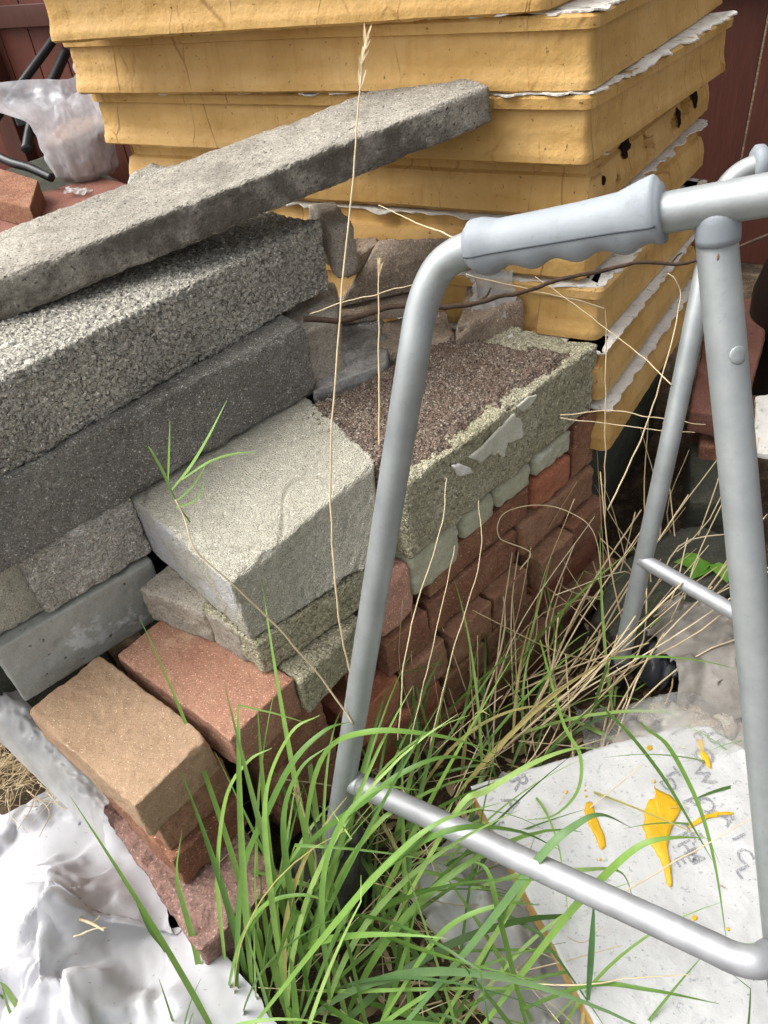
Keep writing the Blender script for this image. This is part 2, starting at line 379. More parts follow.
MT['ground'] = ground_mat()
def foam_mat():
    m = Mat('aged yellow insulation foam', 0.62, 0, 0.35)
    c = m.ramp(m.noise(7, 6, 0.6, (1, 1, 2.2)), [(0.3, lin('#b08a4c')), (0.5, lin('#be985a')), (0.7, lin('#c8a46a'))])
    # brown water runs and cracks in the skin
    e = m.vor(9, 'DISTANCE_TO_EDGE', (1.6, 1.6, 0.35)); f = m.ramp(e, [(0.004, 0.55), (0.02, 0)])
    k = m.ramp(m.noise(11, 3), [(0.48, 0), (0.6, 1)]); f = m.math('MULTIPLY', f, k)
    c = m.mixc(f, c, lin('#7a4d16'))
    d = m.ramp(m.noise(26, 5, 0.7, (1, 1, 0.5)), [(0.58, 0), (0.78, 0.4)]); c = m.mixc(d, c, lin('#a5742f'))
    st = m.ramp(m.noise(10, 5, 0.65, (5, 5, 0.35)), [(0.52, 0), (0.72, 0.4)]); c = m.mixc(st, c, lin('#a87a34'))
    s = m.ramp(m.noise(130, 2), [(0.68, 0), (0.74, 0.8)]); c = m.mixc(s, c, lin('#5f3c14'))
    m.setc(c); m.bump(m.noise(20, 5, 0.6), 0.003, 0.5); m.bump(m.noise(140, 4), 0.0016, 0.9); m.bump(m.noise(9, 4, 0.6, (4, 4, 0.5)), 0.004, 0.5); m.bump(f, 0.002, -0.6 if False else 0.6); return m.m
MT['foam'] = foam_mat()
def paper_mat(name, a, b, stain, rough=0.6):
    m = Mat(name, rough, 0, 0.3); c = m.ramp(m.noise(30, 5), [(0.3, lin(a)), (0.7, lin(b))])
    f = m.ramp(m.noise(70, 5, 0.7), [(0.56, 0), (0.70, 0.85)]); c = m.mixc(f, c, lin(stain)); m.setc(c)
    m.bump(m.noise(60, 5), 0.003, 0.8); return m.m
MT['facing'] = paper_mat('torn white facing', '#c4c0b6', '#dcdad3', '#6d665b')
def boardtop_mat():
    m = Mat('white foil facing', 0.42, 0.0, 0.4)
    c = m.ramp(m.noise(14, 5), [(0.3, lin('#a9a9a8')), (0.7, lin('#bdbdbb'))])
    f = m.ramp(m.noise(120, 3, 0.6), [(0.62, 0), (0.68, 0.7)]); c = m.mixc(f, c, lin('#8d9094'))
    f = m.ramp(m.noise(300, 2, 0.6), [(0.68, 0), (0.72, 0.8)]); c = m.mixc(f, c, lin('#6d6f70'))
    f = m.ramp(m.noise(55, 2, 0.5), [(0.765, 0), (0.78, 0.8)]); c = m.mixc(f, c, lin('#b79a5c'))
    f = m.ramp(m.noise(5, 4, 0.6), [(0.58, 0), (0.75, 0.35)]); c = m.mixc(f, c, lin('#a5a294')); m.setc(c)
    m.bump(m.noise(16, 4), 0.008, 0.5); m.bump(m.noise(90, 4), 0.0015, 0.8); return m.m
MT['board_top'] = boardtop_mat()
def plain(name, col, rough, metal=0, spec=0.4, var=0.12, bscale=60, bd=0.001):
    m = Mat(name, rough, metal, spec); c = lin(col)
    m.setc(m.mixc(1.0, c, m.ramp(m.noise(bscale * 0.6, 5), [(0.3, 1 - var), (0.7, 1.0)]), 'MULTIPLY'))
    m.bump(m.noise(bscale, 4), bd, 0.6); return m.m
MT['splash'] = plain('dried yellow foam', '#c99f17', 0.5, 0, 0.4, 0.12, 120, 0.002)
def crinkle(m, scale, d, st=1.0):
    x = m.n('ShaderNodeTexNoise'); x.noise_type = 'RIDGED_MULTIFRACTAL'; x.inputs['Scale'].default_value = scale; x.inputs['Detail'].default_value = 3
    x.inputs['Roughness'].default_value = 0.45; x.inputs['Distortion'].default_value = 0.5; m.l(m.co, x.inputs['Vector']); m.bump(x.outputs[0], d, st)
def sheet_mat():
    m = Mat('white polythene', 0.55, 0, 0.3); c = m.ramp(m.noise(9, 5), [(0.35, lin('#aeaeb1')), (0.7, lin('#bababc'))])
    f = m.ramp(m.noise(16, 6, 0.7), [(0.60, 0), (0.74, 0.5)]); c = m.mixc(f, c, lin('#9c9384')); f = m.ramp(m.noise(130, 3), [(0.68, 0), (0.72, 0.6)]); c = m.mixc(f, c, lin('#7a7060'))
    m.setc(c); crinkle(m, 30, 0.003, 0.4); return m.m
MT['sheet'] = sheet_mat()
MT['ink'] = None
def ink_mat():
    m = Mat('worn grey print', 0.7); m.setc(lin('#85868a'))
    tr = m.n('ShaderNodeBsdfTransparent'); mx = m.n('ShaderNodeMixShader')
    m.l(m.ramp(m.noise(420, 2), [(0.42, 1), (0.55, 0.15)]), mx.inputs[0]); m.l(tr.outputs[0], mx.inputs[1]); m.l(m.b.outputs[0], mx.inputs[2]); m.l(mx.outputs[0], m.o.inputs[0]); return m.m
MT['ink'] = ink_mat()
MT['hole_shade'] = plain('dark brown hole shade', '#2b1c12', 0.9, 0, 0.1, 0.5, 200, 0.003)  # dark brown that paints the shade inside the holes of the split board
def film_mat(name, col, alpha, rough=0.25):
    m = Mat(name, rough, 0, 0.5); m.setc(lin(col))
    tl = m.n('ShaderNodeBsdfTranslucent'); tl.inputs[0].default_value = lin(col)
    tr = m.n('ShaderNodeBsdfTransparent'); a = m.n('ShaderNodeMixShader'); b = m.n('ShaderNodeMixShader')
    a.inputs[0].default_value = 0.4; m.l(m.b.outputs[0], a.inputs[1]); m.l(tl.outputs[0], a.inputs[2])
    lo, hi = alpha
    m.l(m.ramp(m.noise(14, 4), [(0.3, lo), (0.7, hi)]), b.inputs[0]); m.l(tr.outputs[0], b.inputs[1]); m.l(a.outputs[0], b.inputs[2]); m.l(b.outputs[0], m.o.inputs[0])
    crinkle(m, 16, 0.010, 0.7); crinkle(m, 45, 0.003, 0.5); return m.m
MT['film'] = film_mat('clear polythene', '#eeeef2', (0.42, 0.78))
MT['film_clear'] = film_mat('thin clear polythene', '#cfcfcb', (0.12, 0.5))
MT['film_grey'] = film_mat('cloudy grey polythene', '#cfd0cf', (0.55, 0.9))
MT['scrap'] = film_mat('white polythene scrap', '#cfd1d0', (0.3, 0.85))
def alu_mat():
    m = Mat('dull anodised aluminium', 0.52, 0.55, 0.4)
    c = m.ramp(m.noise(18, 6, 0.65), [(0.3, lin('#8d9292')), (0.7, lin('#a5a9a8'))])
    f = m.ramp(m.noise(210, 3, 0.6), [(0.62, 0), (0.70, 0.6)]); c = m.mixc(f, c, lin('#8f9698'))
    f = m.ramp(m.noise(45, 3, 0.6), [(0.70, 0), (0.74, 0.7)]); c = m.mixc(f, c, lin('#7b7a70')); m.setc(c)
    m.l(m.ramp(m.noise(30, 5), [(0.3, 0.42), (0.7, 0.6)]), m.b.inputs['Roughness']); m.bump(m.noise(300, 3), 0.0003, 0.5); return m.m
MT['alu'] = alu_mat()
def bright_mat():
    m = Mat('brushed aluminium', 0.55, 0.55, 0.4)
    m.setc(m.ramp(m.noise(30, 6, 0.65), [(0.3, lin('#909192')), (0.7, lin('#a8a9ab'))]))
    m.l(m.ramp(m.noise(60, 5), [(0.3, 0.46), (0.7, 0.62)]), m.b.inputs['Roughness']); return m.m
MT['bright'] = bright_mat()
def grip_mat():
    m = Mat('pale grey grip rubber', 0.55, 0, 0.35)
    c = m.ramp(m.noise(12, 5), [(0.3, lin('#7c8287')), (0.7, lin('#93999d'))])
    f = m.ramp(m.noise(38, 6, 0.7), [(0.54, 0), (0.68, 0.6)]); c = m.mixc(f, c, lin('#6f746f')); f = m.ramp(m.noise(160, 3), [(0.68, 0), (0.76, 0.3)]); c = m.mixc(f, c, lin('#5f625c')); m.setc(c); m.bump(m.noise(220, 4), 0.0004, 0.6); return m.m
MT['grip'] = grip_mat()
MT['seam'] = plain('grip seam', '#3f454a', 0.7)
MT['black'] = plain('black plastic', '#1b1c1f', 0.4, 0, 0.5, 0.3)
MT['black_soft'] = plain('dusty black plastic', '#26282d', 0.5, 0, 0.45, 0.4, 30, 0.004)
MT['grey_plastic'] = plain('grey plastic', '#55585a', 0.6)
MT['pot'] = plain('dark brown glaze', '#2a211d', 0.45, 0, 0.4, 0.3)
def sack_mat():
    m = Mat('grey dirty sacking', 0.55, 0, 0.35); m.setc(m.ramp(m.noise(14, 6, 0.7), [(0.3, lin('#5d5850')), (0.55, lin('#7d7871')), (0.75, lin('#8f8b85'))])); crinkle(m, 14, 0.012, 0.9); crinkle(m, 40, 0.004, 0.7); return m.m
MT['sack'] = sack_mat()
MT['sand'] = stone('damp sand', ['#8a7567', '#9c8778', '#ae9a8b'], 20, 300, bumpd=0.001, gain=0.80)
def wood(name, a, b):
    m = Mat(name, 0.55, 0, 0.35)
    c = m.ramp(m.noise(9, 6, 0.65, (14, 14, 1)), [(0.3, lin(a)), (0.7, lin(b))])
    c = m.mixc(m.ramp(m.noise(5, 4), [(0.5, 0), (0.8, 0.5)]), c, lin('#3c1d16')); m.setc(c)
    m.bump(m.noise(30, 5, 0.6, (10, 10, 1)), 0.002, 0.6); return m.m
MT['fence'] = wood('red brown fence stain', '#5c3126', '#6c3c2e')
MT['fence_dark'] = wood('dark fence stain', '#44241b', '#522c21')
MT['twig'] = plain('twig bark', '#4b3c31', 0.9, 0, 0.2, 0.5, 200, 0.002)
def island(name, stops, rough=0.5, trans=0.25, spec=0.35):
    m = Mat(name, rough, 0, spec); g = m.n('ShaderNodeNewGeometry')
    c = m.ramp(g.outputs['Random Per Island'], [(p, lin(x)) for p, x in stops])
    c = m.mixc(1.0, c, m.ramp(m.noise(60, 3), [(0.3, 0.8), (0.7, 1.0)]), 'MULTIPLY'); m.setc(c)
    if trans:
        tl = m.n('ShaderNodeBsdfTranslucent'); m.l(c, tl.inputs[0]); mx = m.n('ShaderNodeMixShader'); mx.inputs[0].default_value = trans
        m.l(m.b.outputs[0], mx.inputs[1]); m.l(tl.outputs[0], mx.inputs[2]); m.l(mx.outputs[0], m.o.inputs[0])
    return m.m
MT['grass'] = island('green grass blades', [(0, '#43622a'), (0.2, '#587c36'), (0.45, '#6f9444'), (0.7, '#86a852'), (0.84, '#9ab866'), (0.91, '#567a4c'), (0.95, '#a39d58'), (1, '#b9a870')], 0.42, 0.3)
MT['straw'] = island('dry straw', [(0, '#b09a74'), (0.4, '#cbb68e'), (0.75, '#dccba8'), (1, '#b8a27c')], 0.7, 0.1)
MT['litter'] = island('dead leaf litter', [(0, '#4b3d2e'), (0.4, '#7d6a50'), (0.8, '#a8946f'), (1, '#655641')], 0.8, 0.0)
MT['leaf'] = island('broad green leaf', [(0, '#4f8228'), (1, '#6da03a')], 0.4, 0.3)
# ================================================================== the place
# ground
def ground_h(x, y):
    p = np.stack([x, y, 0 * x], 1); near = np.exp(-((x) ** 2 + (y - 0.7) ** 2) / 3.0)
    dw = (x - 0.028) * 0.6626 - (y - 0.740) * 0.749; al = (x - 0.028) * 0.749 + (y - 0.740) * 0.6626   # hollow along the foot of the brick stack
    dip = 0.095 * np.exp(-(np.clip(dw - 0.07, 0, 9) / 0.09) ** 2) / (1 + np.exp(-(al + 0.02) / 0.03)) / (1 + np.exp((al - 0.75) / 0.05)) * (dw > -0.9)
    return near * (0.018 * fbm(p * 5, 3) + 0.008 * fbm(p * 22, 2)) - 0.012 - dip
def make_ground():
    ax = np.concatenate([np.linspace(-60, -2.2, 12)[:-1], np.linspace(-2.2, 2.4, 190), np.linspace(2.4, 60, 12)[1:]])
    ay = np.concatenate([np.linspace(-60, -0.6, 12)[:-1], np.linspace(-0.6, 3.2, 160), np.linspace(3.2, 60, 12)[1:]])
    X, Y = np.meshgrid(ax, ay); Z = ground_h(X.ravel(), Y.ravel())
    I = np.arange(X.size).reshape(X.shape)
    F = np.stack([I[:-1, :-1], I[:-1, 1:], I[1:, 1:], I[1:, :-1]], -1).reshape(-1, 4)
    return np.stack([X.ravel(), Y.ravel(), Z], 1), [tuple(f) for f in F]
obj('ground', make_ground(), MT['ground'], kind='structure')

# --- timber fence behind the yard
def fence():
    t = empty('timber_fence', (0.1, 2.75, 0), 'red brown stained timber fence behind the stacked yellow boards', 'fence')
    p0 = np.array([0.1, 2.75, 0]); a = np.array([math.cos(-0.5), math.sin(-0.5), 0]); ya = -0.5
    def b(s0, s1, off, z0, z1, th, mat, nm, res=0.05):
        o = p0 + a * s0 + np.array([math.sin(ya), -math.cos(ya), 0]) * off + np.array([0, 0, z0])
        obj(nm, hexa(box8(o, ya, s1 - s0, th, z1 - z0), res, 0.003, 0.001, (), s0), mat, t)
    for s in (-3.4, -1.62, 0.2, 1.9):
        b(s, s + 0.1, 0.06, 0, 1.75, 0.09, MT['fence_dark'], 'post')
    for z in (0.72, 1.45):
        b(-3.4, 2.3, 0.031, z, z + 0.07, 0.03, MT['fence_dark'], 'rail')
    s = -3.4; k = 0
    while s < 2.3:
        b(s, s + 0.142, 0.0, 0.02, 1.7, 0.018, MT['fence'] if s < 0.1 else MT['fence_dark'], 'board'); s += 0.147
fence()

# --- stack of yellow boards
A0 = math.radians(150.0)
def board_vf(c, l, r, z0, th, seed, prof, dents=()):
    c, l, r = (np.array([p[0], p[1]]) for p in (c, l, r)); bk = l + (r - c)
    cor = [l, c, r, bk]; P = []; R = 0.012
    def seg(p, q, n): 
        for k in range(n): P.append(p + (q - p) * (k / n))
    for i in range(4):
        p, q, nx_ = cor[i], cor[(i + 1) % 4], cor[(i + 2) % 4]
        d = (q - p) / np.linalg.norm(q - p); e = (nx_ - q) / np.linalg.norm(nx_ - q)
        n = int(np.linalg.norm(q - p) / (0.005 if i < 2 else 0.03))
        seg(p + d * R, q - d * R, n)
        for k in range(5):
            t = k / 5; P.append((1 - t) ** 2 * (q - d * R) + 2 * t * (1 - t) * q + t * t * (q + e * R))
    P = np.array(P); n = len(P)
    T = np.roll(P, -1, 0) - np.roll(P, 1, 0); T /= np.linalg.norm(T, axis=1)[:, None]; N = np.stack([T[:, 1], -T[:, 0]], 1)
    zs = np.unique(np.concatenate([np.linspace(0, 1, 25), [0.765, 0.785, 0.805, 0.815, 0.825]])); V = []
    for tz in zs:
        off = np.interp(tz, [p_[0] for p_ in prof], [p_[1] for p_ in prof])
        q = np.concatenate([P, np.full((n, 1), z0 + tz * th)], 1)
        ns = 0.0013 * fbm(q * np.array([6, 6, 9]) + seed * 7, 3) + 0.0008 * fbm(q * 60 + seed, 2)
        wav = 0.0015 * fbm(q * np.array([5, 5, 0]) + seed * 3, 2)
        o = off + ns
        for (px, py, pz, rad, dep) in dents:
            dd = np.sqrt((q[:, 0] - px) ** 2 + (q[:, 1] - py) ** 2 + (1.0 * (q[:, 2] - pz)) ** 2) * (1 + 0.5 * fbm(q * 70 + seed, 2))
            o = o - dep * np.clip(1.15 - dd / rad, 0, 1) ** 0.5
        xy = P + N * o[:, None]; V.append(np.concatenate([xy, (q[:, 2] + wav + (0.0015 * fbm(q * 40, 2) if tz in (0, 1) else 0))[:, None]], 1))
    V = np.concatenate(V); F = []
    for i in range(len(zs) - 1):
        for k in range(n):
            k2 = (k + 1) % n; F.append((i * n + k, i * n + k2, (i + 1) * n + k2, (i + 1) * n + k))
    top = [(len(zs) - 1) * n + k for k in range(n)]; F.append(tuple(top)); F.append(tuple(reversed(range(n))))
    return (V, F), P, N
def facing_vf(P, N, z, seed, lo, hi, th=0.0022):
    q = np.concatenate([P, np.zeros((len(P), 1))], 1)
    o = lo + (hi - lo) * np.clip(0.45 + 1.3 * fbm(q * 24 + seed, 4), 0, 1)
    inn = P - N * 0.07; ed = P + N * o[:, None]
    zz = z + 0.004 * fbm(q * 20 + seed * 3, 3) * np.clip(o / 0.004, 0, 1.5); n = len(P)
    V = np.concatenate([np.c_[inn, np.full(n, z)], np.c_[ed, zz], np.c_[ed, zz + th], np.c_[inn, np.full(n, z + th)]])
    F = []
    for j in range(4):
        for k in range(n):
            k2 = (k + 1) % n; F.append((j * n + k, j * n + k2, ((j + 1) % 4) * n + k2, ((j + 1) % 4) * n + k))
    return V, F
TH = 0.0875
prof_a = [(0, -0.001), (0.03, 0.004), (0.16, 0.003), (0.2, 0.001), (0.35, -0.003), (0.70, -0.004), (0.785, -0.0055), (0.80, -0.005), (0.812, 0.0035), (0.98, 0.004), (1, 0.001)]
prof_b = [(0, -0.012), (0.12, 0.004), (0.4, 0.004), (0.6, -0.001), (0.72, -0.006), (0.75, -0.012), (0.8, -0.013), (1, -0.012)]
bd = [  # corner, front left, back right (metres), bottom height, profile, label
 ((0.274, 1.105), (-0.418, 1.405), (0.66, 1.60), 0.870, prof_a, 'topmost yellow insulation board of the stack, cut by the top of the photo'),
 ((0.330, 1.080), (-0.436, 1.520), (0.722, 1.605), 0.780, prof_a, 'yellow insulation board second from the top, torn white facing along its right edge'),
 ((0.330, 1.076), (-0.424, 1.555), (0.705, 1.514), 0.690, prof_a, 'yellow insulation board third from the top, just behind the end of the long concrete lintel'),
 ((0.350, 1.110), (-0.400, 1.560), (0.722, 1.60), 0.600, prof_b, 'split yellow insulation board with dark holes in its right side'),
 ((0.345, 1.100), (-0.400, 1.560), (0.712, 1.56), 0.510, prof_b, 'yellow insulation board with rounded edge right behind the grey hand grip'),
 ((0.368, 1.082), (-0.380, 1.540), (0.700, 1.50), 0.420, prof_a, 'yellow insulation board third from the bottom, set back from the white faced one below'),
 ((0.367, 1.036), (-0.360, 1.570), (0.690, 1.47), 0.330, prof_b, 'yellow insulation board second from the bottom with a wide white strip bare on top'),
 ((0.379, 1.020), (-0.350, 1.560), (0.690, 1.44), 0.240, prof_b, 'lowest yellow insulation board, bulging edge resting on dark concrete'),
]
boards = []
for i, (c, l, r, z0, prof, lab) in enumerate(bd):
    t = empty('insulation_board', (c[0], c[1], z0), lab, 'insulation board', 'yellow insulation boards in the stack')
    dents = []
    if i == 3:
        for fr, hz, ra in ((0.42, 0.35, 0.016), (0.40, 0.5, 0.013), (0.63, 0.45, 0.012), (0.76, 0.6, 0.017), (0.72, 0.5, 0.011), (0.17, 0.3, 0.008)):
            dents.append((c[0] + (r[0] - c[0]) * fr, c[1] + (r[1] - c[1]) * fr, z0 + TH * hz, ra, 0.03))
    vf, P, N = board_vf(c, l, r, z0, TH, i + 1, prof, dents)
    fc = obj('foam_core', vf, MT['foam'], t); fc.data.set_sharp_from_angle(angle=math.radians(24))
    if i == 3:  # ragged patches on the side face, hole shade painted as dark brown
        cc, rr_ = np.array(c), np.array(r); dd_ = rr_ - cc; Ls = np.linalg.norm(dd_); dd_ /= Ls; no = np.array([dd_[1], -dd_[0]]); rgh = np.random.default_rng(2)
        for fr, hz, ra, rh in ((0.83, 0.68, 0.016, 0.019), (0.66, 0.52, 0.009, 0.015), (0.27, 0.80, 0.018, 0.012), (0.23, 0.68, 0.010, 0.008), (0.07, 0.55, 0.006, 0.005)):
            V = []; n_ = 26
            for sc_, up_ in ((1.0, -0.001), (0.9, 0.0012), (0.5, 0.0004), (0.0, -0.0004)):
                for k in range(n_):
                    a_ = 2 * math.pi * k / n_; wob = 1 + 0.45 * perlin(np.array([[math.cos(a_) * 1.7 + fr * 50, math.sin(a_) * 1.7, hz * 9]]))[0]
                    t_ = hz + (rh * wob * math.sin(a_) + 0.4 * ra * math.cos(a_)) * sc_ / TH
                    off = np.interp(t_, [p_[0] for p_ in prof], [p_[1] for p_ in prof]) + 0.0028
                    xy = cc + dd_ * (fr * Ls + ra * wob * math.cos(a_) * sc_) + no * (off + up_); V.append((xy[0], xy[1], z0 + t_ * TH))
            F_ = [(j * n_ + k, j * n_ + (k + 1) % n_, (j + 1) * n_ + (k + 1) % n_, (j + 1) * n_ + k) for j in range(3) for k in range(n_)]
            obj('hole_shade_patch', (np.array(V), F_), MT['hole_shade'], t)
    lo, hi = ((-0.006, 0.008), (-0.002, 0.015), (0.000, 0.012), (-0.010, 0.006), (-0.008, 0.006), (-0.005, 0.006), (-0.002, 0.003), (-0.002, 0.005))[i]
    obj('facing', facing_vf(P, N, z0 + TH + 0.0004, i * 5 + 1, lo, hi), MT['facing'], t, smooth=False)
# dark concrete under the yellow boards
obj('concrete_block', hexa(box8((0.345, 1.03, 0.0), math.radians(52), 0.44, 0.215, 0.236), 0.008, 0.008, 0.008, (('n', 20, 0.003),), 3), MT['mossy_dark'],
    label='dark damp concrete block under the right end of the yellow boards', cat='concrete block')
obj('concrete_block', hexa(box8((-0.20, 1.42, 0.0), math.radians(-30), 0.44, 0.215, 0.236), 0.012, 0.006, 0.006, (('n', 20, 0.003),), 5), MT['mossy_dark'],
    label='dark damp concrete block under the left part of the yellow boards', cat='concrete block')

# --- grey blocks on the left
YB = math.radians(41.5); aB = np.array([math.cos(YB), math.sin(YB), 0]); nB = np.array([math.sin(YB), -math.cos(YB), 0])
def left_block(p_right, z0, H, L, W, yaw, mat, layers, seed, res, label, r=0.006, chip=0.006, nm='concrete_block'):
    a = np.array([math.cos(yaw), math.sin(yaw), 0]); o = np.asarray(p_right, float) - a * L; o[2] = z0
    return obj(nm, hexa(box8(o, yaw, L, W, H), res, r, chip, layers, seed), MT[mat], label=label, cat='concrete block')
left_block(at(330, 288, 0.563), 0.563, 0.098, 0.62, 0.215, math.radians(46.8), 'breeze', (('g', 150, 0.0050), ('g', 330, 0.0020), ('p', 70, 0.004), ('n', 14, 0.003)), 1, 0.0018,
    'coarse grained grey block lying directly under the long lintel')
left_block(at(319, 390, 0.457), 0.457, 0.106, 0.60, 0.20, math.radians(41.0), 'dark_block', (('n', 120, 0.0014), ('g', 420, 0.0012), ('p', 90, 0.002), ('n', 12, 0.003)), 2, 0.0026,
    'dark grey block between the coarse block and the pale block', 0.007, 0.009)
left_block(at(153, 552, 0.36), 0.36, 0.096, 0.150, 0.1, math.radians(39.3), 'light_block', (('g', 260, 0.0018), ('n', 60, 0.002), ('p', 80, 0.002)), 4, 0.003,
    'light grey rough block touching the left side of the pale block', 0.005, 0.008)
left_block(at(49, 609, 0.357), 0.357, 0.1, 0.20, 0.2, math.radians(39.3), 'pale_block', (('c', 26, 0.002), ('n', 60, 0.0015)), 6, 0.004,
    'pale scored block at the left edge below the dark block', 0.006, 0.006)
left_block(at(152, 560, 0.355), 0.256, 0.099, 0.215, 0.2, math.radians(37.5), 'smooth_block', (('n', 40, 0.0012), ('p', 50, 0.002)), 8, 0.003,
    'smooth grey block with a white mortar patch behind the tan brick', 0.004, 0.004)
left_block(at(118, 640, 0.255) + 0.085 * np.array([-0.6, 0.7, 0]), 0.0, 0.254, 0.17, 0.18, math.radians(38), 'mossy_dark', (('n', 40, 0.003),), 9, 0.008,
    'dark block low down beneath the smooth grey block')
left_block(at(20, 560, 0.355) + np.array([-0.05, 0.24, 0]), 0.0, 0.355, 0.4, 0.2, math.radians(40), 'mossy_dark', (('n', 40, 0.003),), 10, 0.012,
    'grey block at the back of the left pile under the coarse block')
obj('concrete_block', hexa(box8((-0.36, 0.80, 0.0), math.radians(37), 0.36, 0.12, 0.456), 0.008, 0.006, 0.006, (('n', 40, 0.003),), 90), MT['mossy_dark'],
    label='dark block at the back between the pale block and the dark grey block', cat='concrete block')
# the lintel, tipped up on the rubble behind
def lintel():
    til = math.radians(7.6); yaw = 0.37; L, W, H = 0.86, 0.172, 0.047
    p0 = np.array([-0.4203, 0.8700, CAMH - 0.36])
    a = np.array([math.cos(yaw) * math.cos(til), math.sin(yaw) * math.cos(til), math.sin(til)])
    return hexa(box8(p0 - a * 0.175, yaw, L, W, H, til), 0.0032, 0.008, 0.006, (('n', 60, 0.0014), ('g', 300, 0.0014), ('p', 70, 0.0016), ('n', 7, 0.003)), 7)
obj('lintel', lintel(), MT['lintel'], label='long weathered grey concrete lintel lying across the top of the grey blocks', cat='lintel')

# --- pale block and the thin pieces under it
Wf, Wr, Wb, Wl = at(230, 584, 0.453), at(379, 460, 0.455), at(304, 394, 0.455), at(121, 489, 0.452)
wb = [at(251, 641, 0.355), at(371, 566, 0.357), Wb - np.array([0, 0, 0.1]), at(158, 575, 0.355)]
wb[3] = Wl + (wb[0] - Wf) * np.array([1, 1, 0]) + np.array([0.006, -0.012, -0.098])
obj('concrete_block', hexa(wb + [Wf, Wr, Wb, Wl], 0.0026, 0.005, 0.008, (('n', 90, 0.001), ('g', 420, 0.001), ('k', 7, 0.0035), ('p', 70, 0.0016)), 11), MT['pale_block'],
    label='pale sandy block with a smeared white left side, beside the soil topped block', cat='concrete block')
yT = math.radians(40)
obj('thin_slab', hexa(top8([at(256, 645, 0.352), at(372, 565, 0.352), at(372, 565, 0.352) + np.array([-0.1, 0.1, 0]), at(256, 645, 0.352) + np.array([-0.075, 0.075, 0])], 0.057), 0.003, 0.005, 0.008, (('n', 50, 0.002), ('g', 380, 0.001)), 12), MT['green_block'],
    label='thin greenish slab squeezed right under the pale block', cat='slab')
g1 = [at(202, 612, 0.353), None, None, at(137, 589, 0.353)]
d1 = np.array([0.062, 0.075, 0])
obj('small_brick', hexa(top8([at(204, 613, 0.351), at(204, 613, 0.351) + d1, at(137, 589, 0.351) + d1, at(137, 589, 0.351)], 0.058), 0.003, 0.007, 0.008, (('n', 60, 0.002),), 13), MT['small_grey'],
    label='worn grey brown half brick on the red brick, left of its cement coated neighbour', cat='brick')
obj('small_brick', hexa(top8([at(238, 634, 0.351), at(238, 634, 0.351) + d1, at(205, 613, 0.351) + d1, at(205, 613, 0.351)], 0.058), 0.003, 0.005, 0.007, (('n', 60, 0.002),), 14), MT['small_grey'],
    label='smaller grey brown brick piece on the red brick, touching the thin greenish slab', cat='brick')

# --- bricks at the front corner
def brick(o, yaw, dims, mat, seed, label, res=0.003, layers=(('n', 70, 0.0012), ('p', 60, 0.0016), ('n', 18, 0.0018)), r=0.0032, chip=0.006, nm='brick'):
    return obj(nm, hexa(box8(o, yaw, *dims), res, r, chip, layers, seed), MT[mat], label=label, cat='brick')
brick((-0.300, 0.447, 0.228), math.radians(46.7), (0.104, 0.213, 0.065), 'tan_brick', 21, 'tan brick at the front left corner, topmost of its pile', 0.0025)
brick((-0.203, 0.515, 0.229), math.radians(46.7), (0.104, 0.216, 0.065), 'red_brick', 22, 'pale red brick lying next to the tan brick', 0.0025)
y2 = math.radians(44)
p2 = at(171, 852, 0.160)
brick((p2[0], p2[1], 0.161), y2, (0.1, 0.213, 0.066), 'brown_brick', 23, 'brown brick directly beneath the tan brick')
p3 = at(186, 886, 0.097)
brick((p3[0], p3[1], 0.097), y2, (0.105, 0.213, 0.063), 'dark_red', 24, 'dark brown brick third down from the tan brick')
pp = at(201, 955, 0.088); pl = at(94, 797, 0.092); dpp = (pl - pp)[:2]
yp = math.atan2(dpp[1], dpp[0]) - math.pi / 2
brick((pp[0], pp[1], 0.02), yp, (0.12, float(np.linalg.norm(dpp)), 0.075), 'pink_brick', 25, 'rough pink brick at the bottom, edge standing out towards the white sheet',
      0.0025, (('n', 60, 0.003), ('p', 50, 0.004), ('n', 20, 0.003)), 0.005, 0.012)
q3 = np.array([-0.185, 0.545, 0])
brick(q3 + np.array([0, 0, 0.161]), y2, (0.104, 0.213, 0.066), 'dark_red', 26, 'dark red brick directly beneath the pale red brick')
brick(q3 + np.array([0.006, -0.006, 0.094]), y2, (0.104, 0.213, 0.065), 'brown_brick', 27, 'brown brick second beneath the pale red brick, behind the tall grass')
brick(q3 + np.array([0.004, -0.012, 0.022]), y2, (0.11, 0.213, 0.07), 'dark_red', 28, 'lowest dark red brick under the pale red brick, deep in the grass')

# --- brick stack under the soil topped block:  s along the face, z up, n out of the face
O = np.array([0.0278, 0.7404, 0])
def wb_(s0, s1, z0, z1, n, mat, seed, label, depth=0.105, lean=0.0, nm='brick', r=0.0035, chip=0.005):
    o = O + aB * s0 + nB * n + np.array([0, 0, z0])
    return obj(nm, hexa(box8(o, YB + lean, s1 - s0 - 0.003, depth, z1 - z0 - 0.003), 0.0036, r, chip, (('n', 60, 0.0018), ('p', 55, 0.002), ('n', 16, 0.002)), seed),
               MT[mat], label=label, cat='brick')
U = 'soil topped block'
